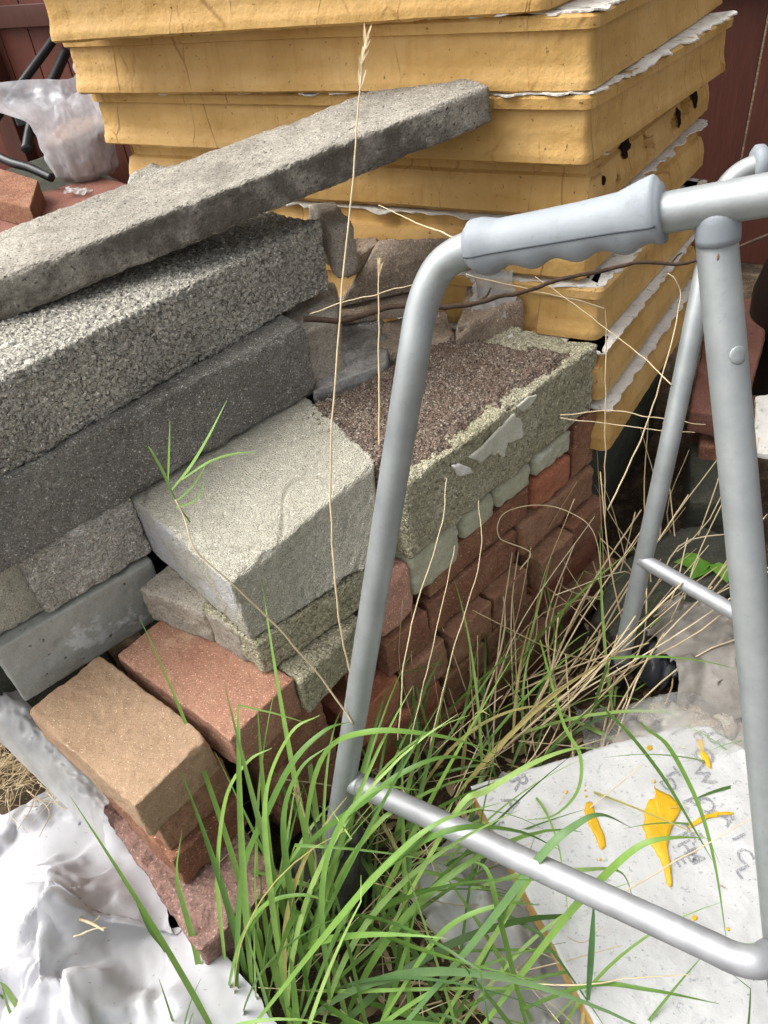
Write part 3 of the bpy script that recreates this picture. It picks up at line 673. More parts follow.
# end of the row of the pale red brick
obj('brick', hexa(top8([at(301, 683, 0.293), at(362, 618, 0.293), at(362, 618, 0.293) + np.array([-0.13, 0.14, 0]), at(301, 683, 0.293) + np.array([-0.13, 0.14, 0])], 0.065), 0.003, 0.006, 0.007, (('n', 60, 0.0018), ('g', 300, 0.001)), 30), MT['green_block'],
    label='greenish grey brick just right of the pale red brick, under the thin slab', cat='brick')
wb_(-0.1310, -0.0710, 0.1420, 0.2141, -0.0133, 'dark_red', 31, 'dark brick behind the front walker leg, right of the greenish brick', 0.2)
wb_(-0.0688, 0.0044, 0.2164, 0.3185, 0.0000, 'light_red', 32, 'rounded rose brick under the left corner of the %s' % U, 0.11, 0, 'brick', 0.016)
# top course
for s0, s1, z0, z1, mat, sd, lab in (
    (0.0000, 0.1043, 0.2452, 0.3218, 'mint', 33, 'large pale green cement lump, leftmost under the %s' % U),
    (0.1077, 0.1843, 0.2741, 0.3218, 'mint', 34, 'pale green cement lump, second from the left under the %s' % U),
    (0.1876, 0.2753, 0.2785, 0.3229, 'mint', 35, 'pale green cement lump, third from the left under the %s' % U),
    (0.2819, 0.3830, 0.2807, 0.3240, 'mint', 36, 'whitish cement slab resting on the bright orange brick under the %s' % U)):
    wb_(s0, s1, z0, z1, 0.0, mat, sd, lab, 0.1, 0, 'cement_lump', 0.012)
wb_(0.0333, 0.2731, 0.2164, 0.2763, -0.0044, 'dark_red', 37, 'long dark red brick under the pale green cement lumps')
wb_(0.2775, 0.3818, 0.2175, 0.2796, 0.0044, 'orange_brick', 38, 'bright orange brick under the whitish cement slab', 0.1, 0, 'brick', 0.014)
wb_(0.3863, 0.4529, 0.2164, 0.3251, 0.0000, 'dark_red', 39, 'upright dark red brick at the right end under the %s' % U)
# second course
wb_(0.2431, 0.4551, 0.1431, 0.2152, 0.0067, 'brown_brick', 40, 'smooth brown brick at the right end, just under the upright dark red brick', 0.1, 0, 'brick', 0.012)
wb_(0.0244, 0.2398, 0.1420, 0.2141, 0.0000, 'dark_red', 41, 'long dark red brick left of the smooth brown brick')
wb_(-0.0688, 0.0211, 0.1420, 0.2141, 0.0044, 'dark_red', 42, 'short dark red brick under the rounded rose brick', 0.1)
# third course, standing proud
wb_(0.3608, 0.4640, 0.0687, 0.1420, 0.0266, 'dark_red', 43, 'red brick with rough top at the right end of the third course')
wb_(0.2620, 0.3574, 0.0654, 0.1409, 0.0333, 'brown_brick', 44, 'brown brick with a rough mortar top, second from the right in the third course')
wb_(0.1487, 0.2398, 0.0665, 0.1409, 0.0222, 'brown_brick', 45, 'brown brick in the middle of the third course')
wb_(0.0477, 0.1454, 0.0654, 0.1409, 0.0222, 'brown_brick', 46, 'mortar streaked brown brick left of the middle of the third course')
wb_(-0.0511, 0.0444, 0.0643, 0.1409, 0.0155, 'brown_brick', 47, 'brown brick at the left of the third course, behind dry stalks')
wb_(-0.1576, -0.0544, 0.0643, 0.1409, 0.0111, 'orange_brick', 48, 'orange brown brick of the third course behind the walker leg')
# fourth course
wb_(0.2609, 0.4718, -0.0079, 0.0654, 0.0178, 'orange_brick', 49, 'orange brown brick at the right end of the fourth course')
wb_(0.1332, 0.2575, -0.0090, 0.0643, 0.0222, 'brown_brick', 50, 'brown brick in the middle of the fourth course')
wb_(0.0289, 0.1299, -0.0101, 0.0632, 0.0244, 'brown_brick', 51, 'brown brick at the left of the fourth course, half hidden by grass')
wb_(-0.1332, 0.0255, -0.0101, 0.0632, 0.0178, 'orange_brick', 52, 'rusty brick at the foot of the walker leg, fourth course')
# bottom course
wb_(0.2908, 0.4906, -0.0922, -0.0101, 0.0533, 'brown_brick', 53, 'bottom brown brick at the right end, mortar crust on its ledge', 0.11)
wb_(0.1221, 0.2875, -0.0944, -0.0112, 0.0511, 'brown_brick', 54, 'bottom brown brick with a crusty ledge, left of the end one', 0.11)
wb_(-0.0999, 0.1188, -0.0967, -0.0123, 0.0333, 'dark_red', 55, 'bottom dark brick buried in the grass at the left', 0.11)
# hidden heart of the stack
obj('concrete_block', hexa(box8(O + aB * -0.03 - nB * 0.118 + np.array([0, 0, -0.1]), YB, 0.42, 0.12, 0.42), 0.012, 0.006, 0.006, (), 56), MT['mossy_dark'],
    label='dark block in the heart of the brick stack under the soil', cat='concrete block')

# --- big block with soil on top
Bf, Br = at(406, 485, 0.446), at(598, 344, 0.446)
Bb = Br + 0.165 * np.array([math.cos(math.radians(141)), math.sin(math.radians(141)), 0])
Bl = Bf + 0.20 * np.array([math.cos(math.radians(126)), math.sin(math.radians(126)), 0])
bb = [at(411, 562, 0.325), at(592, 410, 0.327), Bb - np.array([0, 0, 0.12]), Bl - np.array([0, 0, 0.12])]
obj('concrete_block', hexa(bb + [Bf, Br, Bb, Bl], 0.0026, 0.007, 0.012, (('g', 230, 0.0022), ('n', 60, 0.002), ('p', 70, 0.002), ('n', 12, 0.004)), 57), MT['green_block'],
    label='mossy grey block capped with dark soil, on top of the brick stack', cat='concrete block')
def soil():
    nx, ny = 220, 150
    u, v = np.meshgrid(np.linspace(-0.02, 0.985, nx), np.linspace(0.02, 1.12, ny)); u, v = u.ravel(), v.ravel()
    P = (1 - u)[:, None] * ((1 - v)[:, None] * Bf + v[:, None] * Bl) + u[:, None] * ((1 - v)[:, None] * Br + v[:, None] * Bb)
    q = P * np.array([1, 1, 0])
    df, dr, dl = v * 0.19 - 0.009 + 0.016 * fbm(q * np.array([22, 22, 1]), 3), (1 - u) * 0.42 - 0.045 + 0.03 * fbm(q * 16 + 4, 3), u * 0.42 + 0.004 + np.clip(v - 0.25, 0, 1)
    k = np.clip(np.minimum(np.minimum(df / 0.02, dr / 0.04), dl / 0.02), 0, 1)
    h = -0.005 + k * (0.012 + 0.007 * fbm(q * 12, 3) + 0.0035 * (0.6 - worley(q * 150)) + 0.0028 * (0.6 - worley(q * 300)) + 0.003 * fbm(q * 130, 2))
    P[:, 2] = 0.446 + h - 0.02 * np.clip(-u / 0.02, 0, 1)
    I = np.arange(nx * ny).reshape(ny, nx)
    F = [tuple(f) for f in np.stack([I[:-1, :-1], I[:-1, 1:], I[1:, 1:], I[1:, :-1]], -1).reshape(-1, 4)]
    parts = [(P, F)]; rg = np.random.default_rng(5)
    for _ in range(2400):
        i = int(rg.integers(0, nx * ny))
        if k[i] < 0.3 and rg.random() > 0.10: continue
        p = P[i]; z = rg.uniform(0.0006, 0.0017) * (2.0 if rg.random() < 0.04 else 1)
        vv = rg.normal(size=(6, 3)); vv /= np.linalg.norm(vv, axis=1)[:, None]
        vv = np.array([[1, 0, 0], [-1, 0, 0], [0, 1, 0], [0, -1, 0], [0, 0, 1], [0, 0, -1]]) * rg.uniform(0.5, 1.5, (6, 1)) + 0.3 * vv
        parts.append((p + vv * z + np.array([0, 0, z * 0.3]), [(0, 2, 4), (2, 1, 4), (1, 3, 4), (3, 0, 4), (2, 0, 5), (1, 2, 5), (3, 1, 5), (0, 3, 5)]))
    return join(parts)
obj('soil', soil(), MT['soil'], label='dark crumbly soil heaped on the mossy block', cat='soil', kind='stuff')
nF = np.array([aB[1], -aB[0], 0])
def on_block(x, y, z, n):                # top of the block, or its front face below the edge
    p = at(x, y, z); ab = (Br - Bf) / np.linalg.norm(Br - Bf); nn = np.array([ab[1], -ab[0], 0])
    if (p - Bf) @ nn <= 0: return p, np.array([0, 0, 1.0])
    d = ray(x, y); o = np.array([0, 0, CAMH]); t = ((Bf - o) @ nn + n) / (d @ nn); return o + d * t, nn
def flake(pts, z, th, mat, lab, nm='mortar_flake', cat='mortar', seed=0):
    px = np.array([list(p) + [0.0] for p in pts], float); out = []
    for i in range(len(px)):
        for k in range(6): out.append(px[i] + (px[(i + 1) % len(px)] - px[i]) * k / 6)
    out = np.array(out); c = out.mean(0); out = out + (out - c) * (0.16 * fbm(out * 0.22 + seed, 3))[:, None]; n = len(out); V = []
    rings = [1.0, 1.0, 0.9, 0.7, 0.5, 0.3, 0.12, 0.0]; hs_ = [-0.001, th * 0.5, th * 0.9, th, th, th, th, th]
    for sc_, h in zip(rings, hs_):
        for q in out:
            w_ = c + (q - c) * sc_; p, nn = on_block(w_[0], w_[1], z, 0.003); V.append(p + nn * (h + 0.0007 * fbm(np.array([w_]) * 0.25 + seed, 2)[0]))
    F = [(j * n + k, j * n + (k + 1) % n, (j + 1) * n + (k + 1) % n, (j + 1) * n + k) for j in range(len(rings) - 1) for k in range(n)]
    return obj(nm, (np.array(V), F), mat, label=lab, cat=cat)
flake([(471, 456), (497, 431), (513, 413), (520, 418), (524, 437), (508, 443), (504, 456), (490, 454), (479, 463)], 0.448, 0.002, MT['mortar'], 'large pale mortar flake on the edge of the soil topped block', seed=1)
flake([(517, 406), (528, 397), (537, 394), (531, 405), (522, 412)], 0.448, 0.002, MT['mortar'], 'small pale mortar flake, up the block edge from the large one', seed=2)
flake([(452, 466), (458, 463), (469, 467), (472, 472), (458, 476)], 0.452, 0.004, MT['facing'], 'white crumb at the near corner of the soil', seed=3)

# --- rubble behind the block
def slab(pts, z, h, mat, seed, lab, layers=(('n', 40, 0.003), ('n', 10, 0.006)), r=0.01, chip=0.014, nm='broken_slab', res=0.004, zs=None):
    P = [at(x, y, z if zs is None else zs[i]) for i, (x, y) in enumerate(pts)]
    return obj(nm, hexa(top8(P, h), res, r, chip, layers, seed), MT[mat], label=lab, cat='rubble')
def at_front(px, py, gap):               # point seen there on the upright plane a gap in front of the yellow boards
    n = np.array([math.sin(math.radians(149)), -math.cos(math.radians(149)), 0]); n = n if n[1] < 0 else -n
    d = ray(px, py); t = (np.array([0.345, 1.075, 0]) @ n + gap) / (d @ n); p = d * t; p[2] += CAMH; return p
bs_ = [at(338, 308, 0.49), at(440, 286, 0.49), at_front(463, 236, 0.02), at_front(380, 240, 0.02)]
bn = np.cross(bs_[1] - bs_[0], bs_[3] - bs_[0]); bn = bn / np.linalg.norm(bn) * 0.026
obj('broken_slab', hexa([q - bn for q in bs_] + bs_, 0.004, 0.005, 0.012, (('n', 40, 0.002), ('n', 10, 0.004)), 61), MT['rubble'], label='large brown grey slab leaning behind the soil', cat='rubble')
slab([(304, 319), (408, 308), (440, 276), (338, 296)], 0.484, 0.018, 'rubble', 62, 'thin brown slab with a rounded nose under the dark twig', (('n', 40, 0.002), ('n', 10, 0.003)), 0.008, 0.01)
slab([(312, 392), (388, 362), (384, 318), (312, 326)], 0.464, 0.06, 'rubble_grey', 63, 'grey broken concrete piece between the dark block and the soil', r=0.006)
slab([(376, 352), (455, 338), (448, 306), (380, 320)], 0.462, 0.06, 'rubble', 64, 'brown rubble piece behind the soil, beside the grey concrete piece', r=0.010)
slab([(330, 228), (352, 224), (338, 200), (308, 204)], 0.65, 0.075, 'small_grey', 65, 'grey brown stone wedged between the coarse block and the yellow boards', r=0.008)
slab([(345, 262), (382, 242), (376, 230), (345, 240)], 0.56, 0.03, 'rubble', 66, 'small flat stone at the foot of the yellow boards')
slab([(284, 342), (338, 318), (334, 278), (280, 296)], 0.545, 0.10, 'small_grey', 80, 'brown stone in the dark corner at the end of the coarse block', r=0.01)
slab([(120, 200), (230, 170), (200, 140), (128, 172)], 0.655, 0.05, 'light_block', 67, 'pale slab tucked behind the long lintel')
slab([(455, 330), (525, 300), (515, 268), (470, 275)], 0.485, 0.1, 'rubble', 69, 'brown stone against the yellow boards behind the clear plastic scrap')
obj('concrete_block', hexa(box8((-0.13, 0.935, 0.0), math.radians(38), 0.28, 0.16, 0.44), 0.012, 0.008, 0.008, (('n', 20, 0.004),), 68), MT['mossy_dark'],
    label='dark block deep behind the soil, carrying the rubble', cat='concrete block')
# --- left background: bricks, trolley frame, bag of sand
obj('brick', hexa(top8([at(30, 208, 0.40), at(38, 180, 0.40), at(0, 168, 0.40), at(-40, 190, 0.40)], 0.065), 0.004, 0.006, 0.006, (('n', 60, 0.001),), 70), MT['dark_red'],
    label='brown brick at the left edge of the photo beside the bag of sand', cat='brick')
obj('concrete_slab', hexa(top8([at(-60, 262, 0.335), at(150, 190, 0.335), at(100, 176, 0.335), at(-80, 225, 0.335)], 0.05), 0.008, 0.006, 0.004, (('n', 30, 0.001),), 71), MT['terracotta'],
    label='reddish slab carrying the bag of sand at the left', cat='slab')
obj('brick_pier', hexa(top8([at(-60, 272, 0.283), at(150, 196, 0.283), at(60, 150, 0.283), at(-120, 215, 0.283)], 0.283), 0.02, 0.006, 0.004, (('n', 30, 0.002),), 72), MT['mossy_dark'],
    label='dark low block pile under the reddish slab at the left', cat='block pile')
def trolley():
    t = empty('hand_trolley', at(40, 130, 0.33), 'black tubular trolley frame leaning by the fence behind the bag of sand', 'trolley')
    def tb(pts, r, mat, nm): obj(nm, tube(spline([atd(x, y, d * 1.40) for x, y, d in pts], 40), r * 1.40, 14), MT[mat], t)
    tb([(66, -20, 2.02), (64, 8, 2.0), (58, 32, 1.98), (30, 72, 1.94), (2, 110, 1.9), (-20, 138, 1.87)], 0.0105, 'black', 'handle_tube')
    tb([(66, 52, 1.98), (52, 82, 1.93), (34, 116, 1.88), (26, 150, 1.84)], 0.012, 'black', 'frame_tube')
    tb([(10, 112, 1.82), (18, 101, 1.82), (30, 97, 1.83), (58, 99, 1.86)], 0.0095, 'black', 'grip_loop')
    tb([(-14, 150, 1.8), (10, 162, 1.78), (30, 168, 1.77), (52, 178, 1.76)], 0.010, 'black', 'lower_tube')
    b = [atd(14, 118, 2.74), atd(60, 106, 2.76), atd(62, 80, 2.90), atd(32, 84, 2.90)]
    obj('plastic_panel', hexa(top8(b, 0.03), 0.006, 0.006, 0.001, (), 1), MT['grey_plastic'], t)
    s = [atd(33, 92.5, 2.815), atd(43, 91.5, 2.815), atd(44, 88, 2.84), atd(35, 88.5, 2.84)]
    obj('label_plate', hexa(top8(s, 0.004), 0.004, 0.001, 0, (), 3), MT['facing'], t)
trolley()
def bag():
    c = at(88, 176, 0.335); KX, KZ = 1.30, 1.12
    t = empty('sand_bag', c, 'open clear plastic bag half full of brownish sand beside the yellow boards', 'plastic bag')
    up = np.array([0, 0, 1.0]); n, m = 96, 60; V = []; rg = np.random.default_rng(4)
    def ring(z, a): return 0.092 + 0.012 * z
    def surf(th, tz, grow, rim):
        z = tz; r = np.interp(z, [0, .03, .10, .17, .24, .30, .38], [0.070, 0.093, 0.098, 0.088, 0.080, 0.095, 0.11])
        q = np.array([[math.cos(th) * 3, math.sin(th) * 3, z * 10]])
        return r
    th = np.linspace(0, 2 * math.pi, n, endpoint=False)
    # rim: two high ears and a low front
    ear = 0.245 + 0.085 * np.exp(-((np.angle(np.exp(1j * (th - 0.55)))) / 0.42) ** 2) + 0.012 * np.exp(-((np.angle(np.exp(1j * (th - 2.9)))) / 0.6) ** 2) - 0.035 * np.exp(-((np.angle(np.exp(1j * (th + 1.7)))) / 0.7) ** 2)
    for i in range(m + 1):
        f = i / m; z = f * ear
        base = np.interp(z, [0, .02, .06, .12, .16, .20, .26, .34], [0.062, 0.080, 0.088, 0.090, 0.088, 0.084, 0.088, 0.095])
        q = np.stack([np.cos(th) * 2.2, np.sin(th) * 2.2, z * 9], 1)
        free = np.clip((z - 0.13) / 0.08, 0, 1)
        rr = base + 0.010 * fbm(q, 3) * (1 - free) + free * (0.020 * fbm(q * 1.6 + 5, 3)) + 0.004 * fbm(q * np.array([4, 4, 1]) + 9, 3)
        lean = np.stack([(-0.055 * np.cos(th - 2.9).clip(0) - 0.00) * 0 + 0 * z, 0 * z], 1)
        out = 0.11 * free * np.clip(np.cos(th - 3.0), 0, 1) ** 2 * (z - 0.13).clip(0) / 0.1 - 0.02 * free * np.clip(np.cos(th - 0.5), 0, 1) * (z - 0.13).clip(0) / 0.2
        V.append(np.stack([np.cos(th) * (rr + out), np.sin(th) * (rr * 0.9 + out), z + 0 * th], 1))
    V = np.concatenate(V) * np.array([KX, KX, KZ]) + c; F = []
    for i in range(m):
        for k in range(n): F.append((i * n + k, i * n + (k + 1) % n, (i + 1) * n + (k + 1) % n, (i + 1) * n + k))
    obj('plastic_film', (V, F), MT['film'], t)
    S = []; ms = 26
    for i in range(ms + 1):
        f = i / ms; z = 0.004 + 0.125 * min(1, f * 1.4); k = 1 if f < 0.72 else max(0.0, 1 - ((f - 0.72) / 0.28))
        base = np.interp(z, [0, .02, .06, .12, .16], [0.056, 0.075, 0.083, 0.083, 0.080]) * k
        q = np.stack([np.cos(th) * 2.2, np.sin(th) * 2.2, z * 9 + 0 * th], 1); rr = base + 0.009 * fbm(q, 3) * k
        S.append(np.stack([np.cos(th) * rr, np.sin(th) * rr * 0.9, z + 0.004 * fbm(q * 3, 2) + 0 * th + (0.03 * (1 - k) if f > 0.72 else 0) + 0.02 * np.cos(th - 0.4) * (z / 0.13) ** 2 * k], 1))
    S = np.concatenate(S) * np.array([KX, KX, KZ]) + c; F = []
    for i in range(ms):
        for k in range(n): F.append((i * n + k, i * n + (k + 1) % n, (i + 1) * n + (k + 1) % n, (i + 1) * n + k))
    obj('sand', (S, F), MT['sand'], t)
bag()
def crumple(place, nx, ny, dx, ground, mat, nm, lab, cat, seed, scale=0.05, slope=0.34, rag=0.0, parent=None, n=10, fade=lambda x, y: 1.0):
    return obj(nm, film(place, nx, ny, dx, ground, seed, scale, slope, rag, n, fade), mat, parent, lab, cat)
bs = at(72, 196, 0.337)
crumple(lambda a, b: np.array([bs[0] - 0.03 + a, bs[1] - 0.03 + b, 0]), 26, 22, 0.004, lambda x, y: 0.34 + 0.012 * np.exp(-((x - bs[0]) / 0.03) ** 2) + 0 * x, MT['scrap'], 'plastic_scrap', 'scrap of white plastic crumpled at the foot of the sand bag', 'plastic scrap', 8, 0.03, 0.5, 0.02)

# --- right background
obj('concrete_slab', hexa(top8([at(690, 410, 0.20), at(742, 420, 0.20), at(775, 300, 0.20), at(712, 296, 0.20)], 0.05), 0.008, 0.008, 0.006, (('n', 30, 0.002),), 75), MT['terracotta'],
    label='reddish slab on the ground between the walker leg and the brown pot', cat='slab')
obj('brick', hexa(top8([at(700, 445, 0.13), at(752, 452, 0.13), at(760, 395, 0.13), at(700, 390, 0.13)], 0.13), 0.008, 0.006, 0.006, (('n', 30, 0.002),), 76), MT['dark_red'],
    label='dark red brick on the ground under the reddish slab', cat='brick')
def pot():
    c = at(790, 395, 0.0); V = []; n = 64
    prof = [(0.0, 0.0), (0.10, 0.0), (0.105, 0.02), (0.09, 0.06), (0.105, 0.12), (0.125, 0.19), (0.128, 0.25), (0.115, 0.31), (0.10, 0.345), (0.108, 0.36), (0.112, 0.375), (0.10, 0.38), (0.092, 0.36), (0.09, 0.30), (0.0, 0.29)]
    for r, z in prof:
        for k in range(n): V.append((c[0] + r * math.cos(2 * math.pi * k / n), c[1] + r * math.sin(2 * math.pi * k / n), z))
    F = [(i * n + k, i * n + (k + 1) % n, (i + 1) * n + (k + 1) % n, (i + 1) * n + k) for i in range(len(prof) - 1) for k in range(n)]
    obj('pot', (V, F), MT['pot'], label='round dark brown glazed pot at the right edge of the photo', cat='pot')
pot()
obj('tile', hexa(top8([at(753, 452, 0.17), at(775, 455, 0.17), at(785, 392, 0.21), at(756, 396, 0.21)], 0.012), 0.004, 0.003, 0.004, (('n', 30, 0.002),), 77), MT['facing'],
    label='broken white tile leaning by the pot at the right edge', cat='tile')
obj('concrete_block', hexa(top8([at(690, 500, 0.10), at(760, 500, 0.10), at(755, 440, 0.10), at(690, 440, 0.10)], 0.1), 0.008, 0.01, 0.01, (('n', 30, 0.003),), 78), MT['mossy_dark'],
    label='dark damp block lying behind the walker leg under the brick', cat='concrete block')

# --- rubbish between the stack and the white board
obj('stone', rock(at(655, 600, 0.03), (0.16, 0.09, 0.05), 5, 0.7), MT['mossy_dark'], label='dark brown earth clod behind the dry grass at the right', cat='stone')
sk = at(735, 665, 0.09)
def lump(cx, cy, rx, ry, h, ya=0.0):
    def g(x, y):
        u = (x - cx) * math.cos(ya) + (y - cy) * math.sin(ya); v = -(x - cx) * math.sin(ya) + (y - cy) * math.cos(ya)
        return h * np.sqrt(np.clip(1 - (u / rx) ** 2 - (v / ry) ** 2, 0, 1)) + 0.004
    return g
crumple(lambda a, b: np.array([sk[0] - 0.11 + a, sk[1] - 0.10 + b, 0]), 52, 56, 0.005, lump(sk[0], sk[1] + 0.02, 0.12, 0.14, 0.12, 0.4), MT['sack'], 'sack', 'dirty grey plastic sack in the corner behind the near walker leg', 'sack', 3, 0.07, 0.55, 0.02)
bk = at(672, 660, 0.03)
crumple(lambda a, b: np.array([bk[0] - 0.075 + a, bk[1] - 0.06 + b, 0]), 44, 36, 0.004, lump(bk[0], bk[1], 0.07, 0.06, 0.06, 0.2), MT['black_soft'], 'plastic_scrap', 'torn black plastic in the dark hollow beside the grey sack', 'plastic scrap', 5, 0.035, 0.6, 0.03)
pg = at(690, 742, 0.05)
def pebble_bag():
    t = empty('pebble_bag', (pg[0], pg[1], 0.0), 'clear bag of tan pebbles bulging up behind the white board', 'plastic bag')
    rg = np.random.default_rng(9); n = 0
    for _ in range(70):
        a, b = rg.uniform(-0.11, 0.11), rg.uniform(-0.055, 0.055)
        if (a / 0.12) ** 2 + (b / 0.065) ** 2 > 1: continue
        z = 0.085 * math.sqrt(max(0, 1 - (a / 0.13) ** 2 - (b / 0.08) ** 2)) - 0.012
        s = rg.uniform(0.010, 0.02)
        obj('pebble', rock((pg[0] + a, pg[1] + b, z), (s, s * 0.8, s * 0.65), int(rg.integers(1e6)), rg.uniform(0, 3), 7), MT['small_grey' if rg.random() < 0.5 else 'rubble'], t); n += 1
    crumple(lambda a, b: np.array([pg[0] - 0.135 + a, pg[1] - 0.085 + b, 0]), 62, 40, 0.005, lump(pg[0], pg[1], 0.135, 0.085, 0.098), MT['film_clear'], 'plastic_film', None, None, 6, 0.05, 0.35, 0.015, parent=t)
pebble_bag()

# --- white faced board lying in the grass
def white_board():
    z = 0.085
    tl, tr = at(470, 785, z), at(718, 716, z); a = tr - tl; La = np.linalg.norm(a); a = a / La
    b = np.array([a[1], -a[0], 0]); bl = at(594, 1024, z) - tl; Lb = 0.52
    b = bl / np.linalg.norm(bl); tr2 = tr + a * 0.0
    t = empty('foam_board', (tl + a * La / 2 + b * Lb / 2) * np.array([1, 1, 0]) + np.array([0, 0, z - 0.036]), 'white faced foam board with yellow splashes lying in the grass', 'foam board')
    nx, ny = 90, 130
    def grid(z0, th, sh, rag, res=(nx, ny)):
        u, v = np.meshgrid(np.linspace(0, 1, res[0]), np.linspace(0, 1, res[1]))
        u, v = u.ravel(), v.ravel(); P = tl + np.outer(u * La, a) + np.outer(v * Lb, b)
        # worn right corner and ragged edges
        cut = np.clip(1 - (np.hypot((1 - u) * La, v * Lb)) / 0.06, 0, 1); P = P - np.outer(cut * 0.02, a) + np.outer(cut * 0.012, b)
        ed = np.minimum(np.minimum(u * La, (1 - u) * La), np.minimum(v * Lb, (1 - v) * Lb)); k = np.clip(1 - ed / 0.012, 0, 1)
        q = P.copy(); ctr = tl + a * La / 2 + b * Lb / 2
        dr = P - ctr; dr /= np.linalg.norm(dr, axis=1)[:, None] + 1e-9
        P = P + dr * (k * (sh + rag * fbm(q * 40, 3)))[:, None]
        warp = 0.008 * fbm(np.stack([q[:, 0] * 5, q[:, 1] * 5, 0 * u], 1) + 3, 2) + 0.0015 * fbm(q * 30, 3)
        return P, warp, res
    def solid(z0, th, sh, rag, edge_r=0.0):
        P, wp, res = grid(z0, th, sh, rag); n = len(P)
        T = P.copy(); T[:, 2] = z0 + th + wp; B = P.copy(); B[:, 2] = z0 + wp
        I = np.arange(n).reshape(res[1], res[0]); F = [tuple(f) for f in np.stack([I[:-1, :-1], I[1:, :-1], I[1:, 1:], I[:-1, 1:]], -1).reshape(-1, 4)]
        F2 = [tuple(reversed([i + n for i in f])) for f in F]
        bd_ = list(I[0, :]) + list(I[1:, -1]) + list(I[-1, -2::-1]) + list(I[-2:0:-1, 0])
        F3 = [(bd_[i], bd_[(i + 1) % len(bd_)], bd_[(i + 1) % len(bd_)] + n, bd_[i] + n) for i in range(len(bd_))]
        return np.concatenate([T, B]), F + F2 + F3
    obj('foam_core', solid(z - 0.036, 0.0345, -0.001, 0.0025), MT['foam'], t, smooth=False)
    obj('facing', solid(z - 0.0012, 0.0018, 0.0, 0.002), MT['board_top'], t)
    def zz(p):
        w_ = 0.008 * fbm(np.array([[p[0] * 5, p[1] * 5, 0]]) + 3, 2)[0] + 0.0015 * fbm(np.array([[p[0], p[1], z]]) * 30, 3)[0]
        return z + 0.0006 + w_
    def splash(px, th, nm='foam_splash'):
        P = np.array([at(x, y, z) for x, y in px]); P = np.concatenate([spline(list(P) + [P[0]], len(P) * 6)[:-1]])
        c = P.mean(0); P = P + (P - c) * (0.10 * fbm(P * 150, 2))[:, None]; n = len(P); V = []
        for sc_, h in ((1, -0.001), (1, th * 0.5), (0.9, th), (0.6, th * 1.3), (0.3, th * 1.25)):
            q = c + (P - c) * sc_; q[:, 2] = [zz(k) for k in q]; q[:, 2] += h + 0.0006 * fbm(q * 90, 2); V.append(q)
        cc = c.copy(); cc[2] = zz(c) + th * 1.2
        V = np.concatenate(V + [[cc]]); F = [(j * n + k, j * n + (k + 1) % n, (j + 1) * n + (k + 1) % n, (j + 1) * n + k) for j in range(4) for k in range(n)]
        F += [(4 * n + k, 4 * n + (k + 1) % n, 5 * n) for k in range(n)]
        obj(nm, (V, F), MT['splash'], t)
    splash([(654, 789), (664, 794), (676, 802), (680, 811), (674, 823), (669, 838), (668, 852), (671, 868), (672, 883), (667, 879), (662, 864), (655, 851), (646, 838), (643, 822), (646, 806), (655, 797)], 0.003)
    splash([(586, 803), (592, 803), (594, 811), (599, 823), (604, 837), (605, 849), (600, 849), (595, 838), (588, 824), (584, 811)], 0.002)
    for x, y, r in ((649, 749, 3), (654, 783, 1.5), (586, 797, 1.2), (585, 791, 1), (585, 786, .8), (694, 918, 3), (728, 929, 1.8), (566, 792, 2), (600, 860, 1.4), (716, 813, 2), (690, 824, 1.6)):
        splash([(x - r, y), (x, y - r), (x + r * 1.2, y), (x, y + r)], 0.0012)
    splash([(697, 740), (702, 739), (703, 750), (709, 758), (711, 768), (706, 766), (700, 755)], 0.002)
    splash([(688, 826), (700, 817), (714, 813), (732, 812), (733, 815), (714, 817), (700, 822), (689, 829)], 0.0012)
    # worn stamped print
    def letter(ch, x, y, ang, size):
        p = at(x, y, z); cu = bpy.data.curves.new('letter_shape', 'FONT'); cu.body = ch; cu.size = size; cu.align_x = 'CENTER'; cu.align_y = 'CENTER'
        cu.resolution_u = 6; cu.offset = 0.0005
        to = bpy.data.objects.new('letter_shape', cu); C.objects.link(to); dg = bpy.context.evaluated_depsgraph_get(); dg.update()
        me = bpy.data.meshes.new_from_object(to.evaluated_get(dg)); bpy.data.objects.remove(to); me.materials.clear(); me.materials.append(MT['ink'])
        o = bpy.data.objects.new('printed_letter', me); C.objects.link(o); o.parent = t
        o.location = (p[0] - t.location[0], p[1] - t.location[1], zz(p) + 0.0014 - t.location[2]); o.rotation_euler = (0, 0, ang)
    up = math.atan2(b[1], b[0])
    for ch, x, y, s in (('R', 519, 782, 0.034), ('A', 512, 803, 0.034), ('L', 497, 827, 0.03)): letter(ch, x, y, up, s)
    for ch, x, y, s in (('I', 677, 732, 0.034), ('E', 699, 736, 0.028), ('U', 714, 738, 0.028), ('O', 703, 757, 0.034), ('W', 703, 777, 0.028), ('P', 691, 803, 0.03), ('O', 705, 806, 0.03), ('T', 671, 775, 0.026), ('D', 668, 786, 0.026),
                        ('T', 684, 834, 0.026), ('H', 686, 848, 0.026), ('E', 682, 860, 0.026), ('R', 695, 838, 0.026), ('M', 694, 856, 0.026), ('A', 727, 820, 0.026), ('I', 738, 838, 0.026), ('C', 744, 856, 0.026), ('L', 743, 872, 0.026)):
        letter(ch, x, y, up, s)
white_board()

